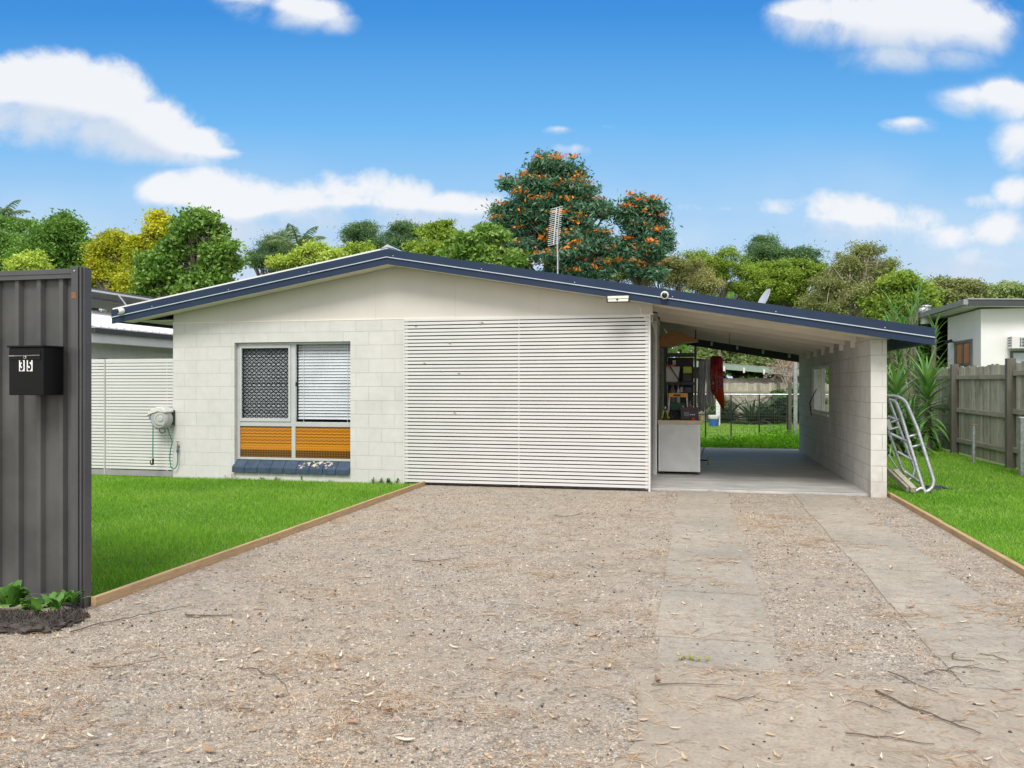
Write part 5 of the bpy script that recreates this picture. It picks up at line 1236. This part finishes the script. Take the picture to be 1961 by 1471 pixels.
# ---- trees
def lobes_to_points(lobes, n, clump, Y, cjit, shell=.55, sub=27):
    "each lobe breaks up into boughs of uneven size; leaf clumps sit on the boughs, so gaps and a ragged outline remain"
    Cs = []; hubs = []; tot = sum(l[2]*l[3] for l in lobes)
    for (cx_, cy_, rx, ry) in lobes:
        m = max(6, int(n/clump*(rx*ry)/tot)); s = mpp(cx_, Y); c = np.array(px(cx_, cy_, Y))
        R3 = np.array([rx*s, max(rx, ry*.8)*s*.8, ry*s])
        d = rng.normal(0, 1, (sub, 3)); d[:, 1] -= .45; d[:, 2] += .25; d /= np.linalg.norm(d, axis=1)[:, None]
        rr_ = rng.uniform(.25, 1.06, sub); h = c+d*rr_[:, None]*R3; rad = rng.uniform(.09, .31, sub)
        hubs.append(h); w_ = rad**2; k = rng.choice(sub, m, p=w_/w_.sum())
        e = rng.normal(0, 1, (m, 3)); e[:, 2] = e[:, 2]*.8+.45; e /= np.linalg.norm(e, axis=1)[:, None]
        q = rng.uniform(.55, 1.12, m)
        sc = (R3.mean()*.55+R3*.45)*np.array([1.2, 1.2, .72])
        Cs.append(h[k]+e*(q*rad[k])[:, None]*sc)
    C = np.concatenate(Cs); m = len(C)
    cs = cjit*rng.uniform(.35, 1.35, m)
    Q = np.repeat(C, clump, 0); S = np.repeat(cs, clump); S = S*np.where(rng.random(len(S)) < .06, 1.7, 1.); off = np.clip(rng.normal(0, 1, Q.shape), -1.8, 1.8)*S[:, None]*np.array([1, 1, .6])
    return Q+off, C, np.concatenate(hubs)
def tree(name, label, cat, Y, lobes, mat, n=16000, clump=36, cj=.32, L=.2, W=.09, trunk=None, bx=None, upb=.3, droop=0., group=None, limbs=9, tmat=None, shell=.55, tr=.16, extra=None):
    bx = bx if bx is not None else sum(l[0] for l in lobes)/len(lobes)
    b = px(bx, 800, Y); b.z = 0
    o = empty(name, b, label, cat, group)
    clump = int(clump*.9); cj *= .60; n = int(n*1.3); L *= .80; W *= .84
    P, C, Hb = lobes_to_points(lobes, n, clump, Y, cj, shell); P = P[P[:, 2] > .15]
    V, Fc = leafquads(P, L, W, upb, droop); npmesh('crown', V, Fc, mat, o)
    tk = MB(); rr = random.Random(int(bx)+int(Y*7))
    zl = [px(l[0], l[1]+l[3]*.4, Y) for l in lobes]; zc = sum((q.z for q in zl))/len(zl)
    fork = Vector((b.x+rr.uniform(-.2, .2), b.y, max(1., zc*.55)))
    tk.tube([b+Vector((0, 0, -.1)), (b+fork)/2+Vector((rr.uniform(-.1, .1), 0, 0)), fork], [tr*1.3, tr, tr*.85], 8)
    for l, q in zip(lobes, zl):
        c = px(l[0], l[1], Y); mid = fork.lerp(q, .5)+Vector((rr.uniform(-.3, .3), rr.uniform(-.4, .4), rr.uniform(0, .3)))
        tk.tube([fork, mid, c], [tr*.7, tr*.45, tr*.2], 7)
    for hh in Hb:
        t_ = Vector(hh); l = min(zl, key=lambda v: (v-t_).length); mid = fork.lerp(l, .6)
        m2 = mid.lerp(t_, .5)+Vector((rr.uniform(-.2, .2), rr.uniform(-.2, .2), rr.uniform(0, .3))); tk.tube([mid, m2, t_], [tr*.34, tr*.2, tr*.07], 5)
        for k in range(2):
            e = Vector(C[rr.randrange(len(C))])
            if (e-t_).length < 1.6: tk.tube([t_, e], [tr*.08, tr*.03], 4)
    tk.build('trunk', tmat or M['trunk'], o, True)
    if extra: extra(o, P, C)
    return o
LM = {
 'green': leaf_mat('leaf_green', [(0.061, 0.146, 0.024), (0.146, 0.293, 0.049), (0.293, 0.464, 0.122)], .35, .5, .5),
 'lime': leaf_mat('leaf_lime', [(0.195, 0.305, 0.037), (0.415, 0.537, 0.073), (0.671, 0.756, 0.195)], .3, .5, .7),
 'yellow': leaf_mat('leaf_yellow', [(.17, .24, .02), (.45, .47, .03), (.88, .78, .06)], .35, .5, .6),
 'glossy': leaf_mat('leaf_glossy', [(0.055, 0.134, 0.024), (0.146, 0.293, 0.043), (0.439, 0.561, 0.159)], .28, .42, .6, .35),
 'tulip': leaf_mat('leaf_tulip', [(.035, .10, .06), (.08, .19, .11), (.22, .38, .24)], .25, .4, .6),
 'pine': leaf_mat('leaf_pine', [(0.049, 0.110, 0.049), (0.098, 0.195, 0.073), (0.220, 0.342, 0.146)], .2, .6, .8),
 'olive': leaf_mat('leaf_olive', [(0.146, 0.171, 0.061), (0.317, 0.329, 0.122), (0.561, 0.549, 0.268)], .3, .6, .7),
 'greygreen': leaf_mat('leaf_greygreen', [(0.146, 0.207, 0.073), (0.305, 0.390, 0.146), (0.512, 0.610, 0.293)], .3, .6, .8),
 'mid': leaf_mat('leaf_mid', [(0.110, 0.183, 0.024), (0.268, 0.390, 0.049), (0.512, 0.634, 0.122)], .35, .5, .6),
 'gum': leaf_mat('leaf_gum', [(0.110, 0.140, 0.049), (0.244, 0.281, 0.098), (0.464, 0.488, 0.207)], .3, .5, .8),
}
FG = 'trees behind the house'
tree('shade_tree', 'spreading mid green tree at the far left behind the metal fence', 'tree', 30, [(15, 475, 75, 55), (60, 515, 70, 50), (-40, 500, 80, 70)], LM['green'], 30000, 40, .34, .2, .08, group=FG)
tree('shade_tree', 'rounded green tree between the far left tree and the golden tree', 'tree', 29, [(125, 455, 50, 42), (150, 495, 55, 45), (95, 500, 60, 45)], LM['green'], 26000, 40, .34, .2, .08, group=FG)
tree('shade_tree', 'small pale lime crown just above the metal fence', 'tree', 22, [(65, 503, 34, 17), (60, 520, 40, 20)], LM['lime'], 7000, 30, .16, .15, .07, group=FG, tr=.06)
tree('golden_tree', 'golden yellow flowering tree right of the metal fence', 'tree', 28, [(228, 470, 40, 33), (205, 515, 40, 40), (240, 530, 45, 45)], LM['yellow'], 24000, 40, .26, .17, .07, group=FG)
tree('golden_tree', 'yellow tree merging with the big glossy tree', 'tree', 27, [(315, 440, 35, 30), (285, 485, 38, 32), (262, 535, 38, 26)], LM['yellow'], 20000, 36, .24, .17, .07, group=FG)
tree('glossy_tree', 'large dark green broadleaf tree above the left roof slope', 'tree', 25, [(385, 440, 48, 36), (420, 500, 45, 46), (350, 490, 52, 46), (310, 530, 55, 40), (395, 545, 60, 30)], LM['glossy'], 42000, 34, .25, .2, .11, group=FG, tr=.13)
tree('shade_tree', 'dull green tree low behind the solar panels', 'tree', 31, [(225, 560, 60, 35), (150, 560, 60, 30), (330, 565, 60, 30)], LM['mid'], 14000, 34, .3, .18, .08, group=FG)
tree('pine_tree', 'thin grey green pine behind the palm', 'pine', 42, [(525, 475, 42, 28), (500, 500, 32, 25), (545, 505, 40, 25)], LM['pine'], 17000, 50, .36, .26, .03, group=FG, tr=.12, shell=.6)
tree('shade_tree', 'light olive bush in front of the palm', 'tree', 27, [(600, 490, 48, 20), (560, 505, 40, 20), (640, 495, 35, 14)], LM['lime'], 12000, 34, .2, .15, .07, group=FG)
tree('pine_tree', 'dark pine left of the roof ridge', 'pine', 42, [(695, 455, 42, 27), (700, 480, 50, 22)], LM['pine'], 17000, 50, .34, .26, .035, group=FG, shell=.5)
tree('pine_tree', 'dark pine right above the roof ridge', 'pine', 42, [(778, 452, 34, 27), (775, 478, 42, 20)], LM['pine'], 16000, 50, .34, .26, .035, group=FG, shell=.5)
tree('shade_tree', 'bright green tree under the dark pines at the ridge', 'tree', 30, [(690, 485, 40, 15), (655, 490, 30, 14)], LM['mid'], 7000, 30, .2, .16, .08, group=FG)
tree('shade_tree', 'yellow green round tree right of the ridge', 'tree', 31, [(845, 462, 42, 32), (830, 492, 60, 25), (890, 490, 35, 25)], LM['mid'], 20000, 40, .24, .17, .08, group=FG)
tree('mango_tree', 'glossy light green tree at the left foot of the flowering tree', 'tree', 25, [(905, 478, 42, 25), (940, 455, 30, 28), (935, 500, 50, 25), (870, 495, 38, 15)], LM['glossy'], 20000, 34, .2, .24, .09, group=FG, droop=.4)
flow = leaf_mat('tulip_flower', [(.50, .10, .01), (.75, .22, .02), (.85, .38, .05)], .2, .6, 5)
def flowers(k, ymin=0):
    def f(o, P, C):
        # orange flower heads on the outside of the crown
        camp = np.array([0, 0, H]); idx = []
        dist = np.linalg.norm(C-camp, axis=1); dirs = (C-camp)/dist[:, None]
        for i in rng.permutation(len(C)):
            if len(idx) >= k: break
            near = (dirs @ dirs[i]) > 1-1e-4
            if dist[i] > dist[near].min()+.5: continue
            if all(dirs[i] @ dirs[j] < 1-9e-5 for j in idx): idx.append(i)
        Q = []
        for i in idx:
            c = C[i]+np.array([0, -.3, .18]); m = int(rng.integers(10, 30)); Q.append(c+rng.normal(0, 1, (m, 3))*np.array([.15, .12, .05]))
        V, Fc = leafquads(np.concatenate(Q), .13, .08, .3); npmesh('blossom', V, Fc, flow, o)
    return f
TJ = [(1055, 330, 44, 34), (1025, 368, 56, 38), (1098, 368, 52, 42), (995, 410, 52, 38), (1120, 415, 50, 45), (1055, 435, 72, 44), (962, 432, 34, 26), (1130, 470, 45, 40), (985, 480, 70, 38), (1085, 500, 80, 45)]
tree('tulip_tree', 'tall dark green tree dotted with orange flowers behind the roof', 'tree', 29, TJ, LM['tulip'], 50000, 44, .3, .26, .07, bx=1080, group=FG, droop=.35, limbs=12, tr=.22, shell=.45, extra=flowers(62))
tree('tulip_tree', 'lower right crown of the orange flowering tree, on a trunk of its own', 'tree', 30, [(1222, 408, 34, 30), (1245, 462, 40, 42), (1225, 500, 48, 40)], LM['tulip'], 24000, 42, .3, .26, .07, group=FG, droop=.35, tr=.15, shell=.45, extra=flowers(16))
tree('shade_tree', 'feathery grey green bush right of the aerial', 'tree', 33, [(1160, 500, 40, 32), (1125, 520, 30, 22), (1195, 530, 40, 25)], LM['greygreen'], 20000, 36, .18, .17, .03, group=FG, tr=.07)
tree('scrub_tree', 'olive scrubby tree with thin twigs above the carport roof', 'tree', 33, [(1250, 530, 42, 30), (1300, 525, 40, 32), (1345, 540, 42, 34)], LM['olive'], 26000, 34, .22, .13, .035, group=FG, tr=.06, limbs=16)
tree('scrub_tree', 'thin olive tree left of the satellite dish', 'tree', 34, [(1385, 520, 45, 38), (1430, 530, 40, 40), (1335, 510, 30, 28)], LM['mid'], 24000, 32, .24, .13, .045, group=FG, tr=.07, limbs=14)
tree('pine_tree', 'dark hoop pine rising behind the satellite dish', 'pine', 46, [(1465, 480, 34, 25), (1450, 505, 32, 22)], LM['pine'], 15000, 50, .36, .26, .04, group=FG)
tree('pine_tree', 'dark domed pine right of the hoop pine', 'pine', 46, [(1520, 498, 42, 22), (1540, 515, 30, 16)], LM['pine'], 14000, 50, .36, .26, .05, group=FG)
tree('shade_tree', 'bright green tree between the dish and the pale barked gum', 'tree', 35, [(1490, 530, 48, 28), (1540, 525, 40, 22), (1500, 560, 60, 30)], LM['mid'], 24000, 36, .26, .16, .07, group=FG)
def gumlimbs(o, P, C):
    tk = MB()
    for pts in ([(1630, 640), (1628, 590), (1634, 560), (1650, 540), (1652, 500)], [(1640, 640), (1642, 600), (1640, 570), (1632, 545), (1636, 510)], [(1600, 620), (1588, 590), (1570, 575)], [(1668, 590), (1690, 560), (1702, 556)], [(1630, 620), (1612, 585), (1598, 560)], [(1650, 640), (1668, 590), (1682, 545), (1672, 530)], [(1634, 560), (1620, 540), (1618, 515)], [(1634, 575), (1648, 560), (1645, 525), (1655, 480)], [(1615, 620), (1590, 595), (1582, 585)]):
        tk.tube([px(x, y, 32.9) for x, y in pts], [.06, .05, .04, .03, .018][:len(pts)], 7)
    tk.build('pale_limbs', M['trunk_pale'], o, True)
tree('gum_tree', 'gum tree with bare pale branches above the right part of the roof', 'gum tree', 33, [(1660, 485, 28, 24), (1620, 520, 45, 32), (1690, 520, 35, 30), (1590, 555, 45, 40), (1660, 570, 60, 40), (1575, 590, 50, 30)], LM['gum'], 30000, 30, .26, .16, .04, group=FG, tmat=M['trunk_pale'], shell=.4, extra=gumlimbs)
tree('shade_tree', 'bright yellow green tree right of the gum tree', 'tree', 32, [(1725, 550, 40, 28), (1745, 580, 45, 32), (1700, 590, 40, 35)], LM['mid'], 20000, 36, .28, .18, .08, group=FG)
tree('shade_tree', 'thin olive crowned tree above the neighbouring roof', 'tree', 40, [(1800, 548, 45, 18), (1850, 553, 32, 14), (1790, 570, 50, 20), (1840, 575, 40, 15)], LM['gum'], 18000, 40, .3, .2, .07, group=FG)
tree('shade_tree', 'far grey green trees beyond the neighbouring roof at the right edge', 'tree', 60, [(1920, 568, 42, 16), (1960, 565, 40, 14), (2020, 568, 50, 16)], LM['greygreen'], 14000, 40, .5, .3, .12, group=FG)
tree('silver_bush', 'grey green bushy tree seen through the back of the carport', 'tree', 35, [(1400, 690, 70, 42), (1470, 690, 60, 40), (1350, 700, 50, 40), (1520, 700, 50, 40), (1440, 640, 90, 40)], LM['greygreen'], 42000, 36, .3, .26, .05, group=FG, tr=.12)
tree('dark_shrub', 'low dark shrub against the back fence', 'shrub', 31.0, [(1370, 785, 30, 22), (1500, 780, 40, 28), (1540, 770, 30, 35)], LM['pine'], 9000, 30, .14, .2, .07, tr=.04)
tree('shade_tree', 'dense green shrubs between the end wall and the neighbouring house', 'shrub', 27, [(1715, 700, 45, 60), (1760, 680, 45, 55), (1715, 640, 50, 40)], LM['green'], 16000, 34, .26, .2, .06, tr=.06)
# palms
palm_m = leaf_mat('palm_leaflet', [(.08, .14, .06), (.17, .25, .10), (.32, .42, .20)], .2, .4, .8)
def palm(x, yc, Y, L, n, label, seed, up=.9):
    rr = random.Random(seed); c = px(x, yc, Y); b = c.copy(); b.z = 0; o = empty('palm_tree', b, label, 'palm', 'palms')
    mb = MB(); mb.tube([b, (b+c)/2+Vector((.1, 0, 0)), c], [.2, .15, .12], 10); mb.build('trunk', M['trunk'], o, True)
    for k in range(n):
        az = k*2.4+rr.uniform(-.2, .2); e = R(80)-k/n*R(75); d = Vector((math.cos(az), math.sin(az), 0)); s = Vector((-math.sin(az), math.cos(az), 0)); p = c.copy(); lf = MB(); pts = [p.copy()]; seg = 22
        Lf = L*rr.uniform(.85, 1.1); ee = e
        for i in range(seg):
            f = i/seg; ee -= (1.4-.25*k/n)/seg*(.5+f); t_ = (d*math.cos(ee)+Vector((0, 0, 1))*math.sin(ee)); p = p+t_*Lf/seg; pts.append(p.copy())
            if i > 2:
                ll = L*.27*math.sin(math.pi*min(1, f*.9+.12))
                for sg in (-1, 1):
                    for q in (0, .5):
                        q0 = p-t_*Lf/seg*q; dr = (s*sg*.8+t_*.45+Vector((0, 0, -.25-rr.uniform(0, .5)))).normalized(); e1 = q0+dr*ll; wv = t_*.017
                        lf.add([q0-wv, q0+wv, q0+dr*ll*.6+wv*.8, e1+Vector((0, 0, -.06)), q0+dr*ll*.6-wv*.8], [(0, 1, 2, 3, 4)])
        lf.tube(pts, [.03*(1-i/len(pts))+.006 for i in range(len(pts))], 5); lf.build('frond', palm_m, o)
palm(572, 480, 33, 1.75, 12, 'palm with drooping fronds left of the roof ridge', 4)
palm(2, 425, 33, 1.5, 12, 'palm crown poking up at the far left edge', 6)
# plume grass / dried palm behind the carport post
plm = leaf_mat('plume', [(.30, .22, .19), (.46, .34, .30), (.62, .48, .42)], .2, .8, 3)
o = empty('plume_grass', (px(1505, 0, 24).x, 24, 0), 'dry pink plumed shrub beside the posts behind the carport', 'shrub'); mb = MB(); rr = random.Random(2); st = MB()
for k in range(34):
    a = px(1508+rr.uniform(-8, 8), 740, 24); a.y += rr.uniform(-.3, .3); az = rr.uniform(0, 2*math.pi); h_ = rr.uniform(.2, 1.0)
    e = px(1508, 740, 24)+Vector((math.cos(az)*rr.uniform(.2, .6), math.sin(az)*.4, h_)); top_ = (a+e)/2+Vector((0, 0, .35))
    pts = [a.lerp(top_, f).lerp(top_.lerp(e, f), f) for f in [i/9 for i in range(10)]]
    st.tube(pts, .007, 4)
    P = np.array([pts[i//6+5 if i//6+5 < 10 else 9] for i in range(30)]); P = P+rng.normal(0, .03, P.shape)
    V, Fc = leafquads(P, .10, .02); mb.add([tuple(v) for v in V], [tuple(f) for f in Fc])
st.tube([px(1510, 745, 24), Vector((px(1510, 745, 24).x, 24, 0))], .05, 8)
st.build('stems', simple('dry_stem', (.36, .29, .24), .9), o); mb.build('plumes', plm, o)
# far wood closing the view at the ground line
def wood():
    xs = np.linspace(-900, 2900, 150); C = []
    for x in xs:
        Y = 62+rng.uniform(-4, 6); top = 600-25*math.sin(x*.006)-rng.uniform(0, 22)
        m = 150; s = mpp(x, Y); 
        if F*CT+(x-980.5)*ST < 300: continue
        c = np.array(px(x, 0, Y)); zt = H+s*(HY-top); P = np.stack([c[0]+rng.normal(0, 1.6, m), Y+rng.normal(0, 1.6, m), zt*rng.random(m)**.6], 1); C.append(P)
    V, Fc = leafquads(np.concatenate(C), .9, .5); tag(npmesh('woodland', V, Fc, LM['green']), 'belt of dull green woodland far behind the houses', 'woodland', None, 'stuff')
wood()
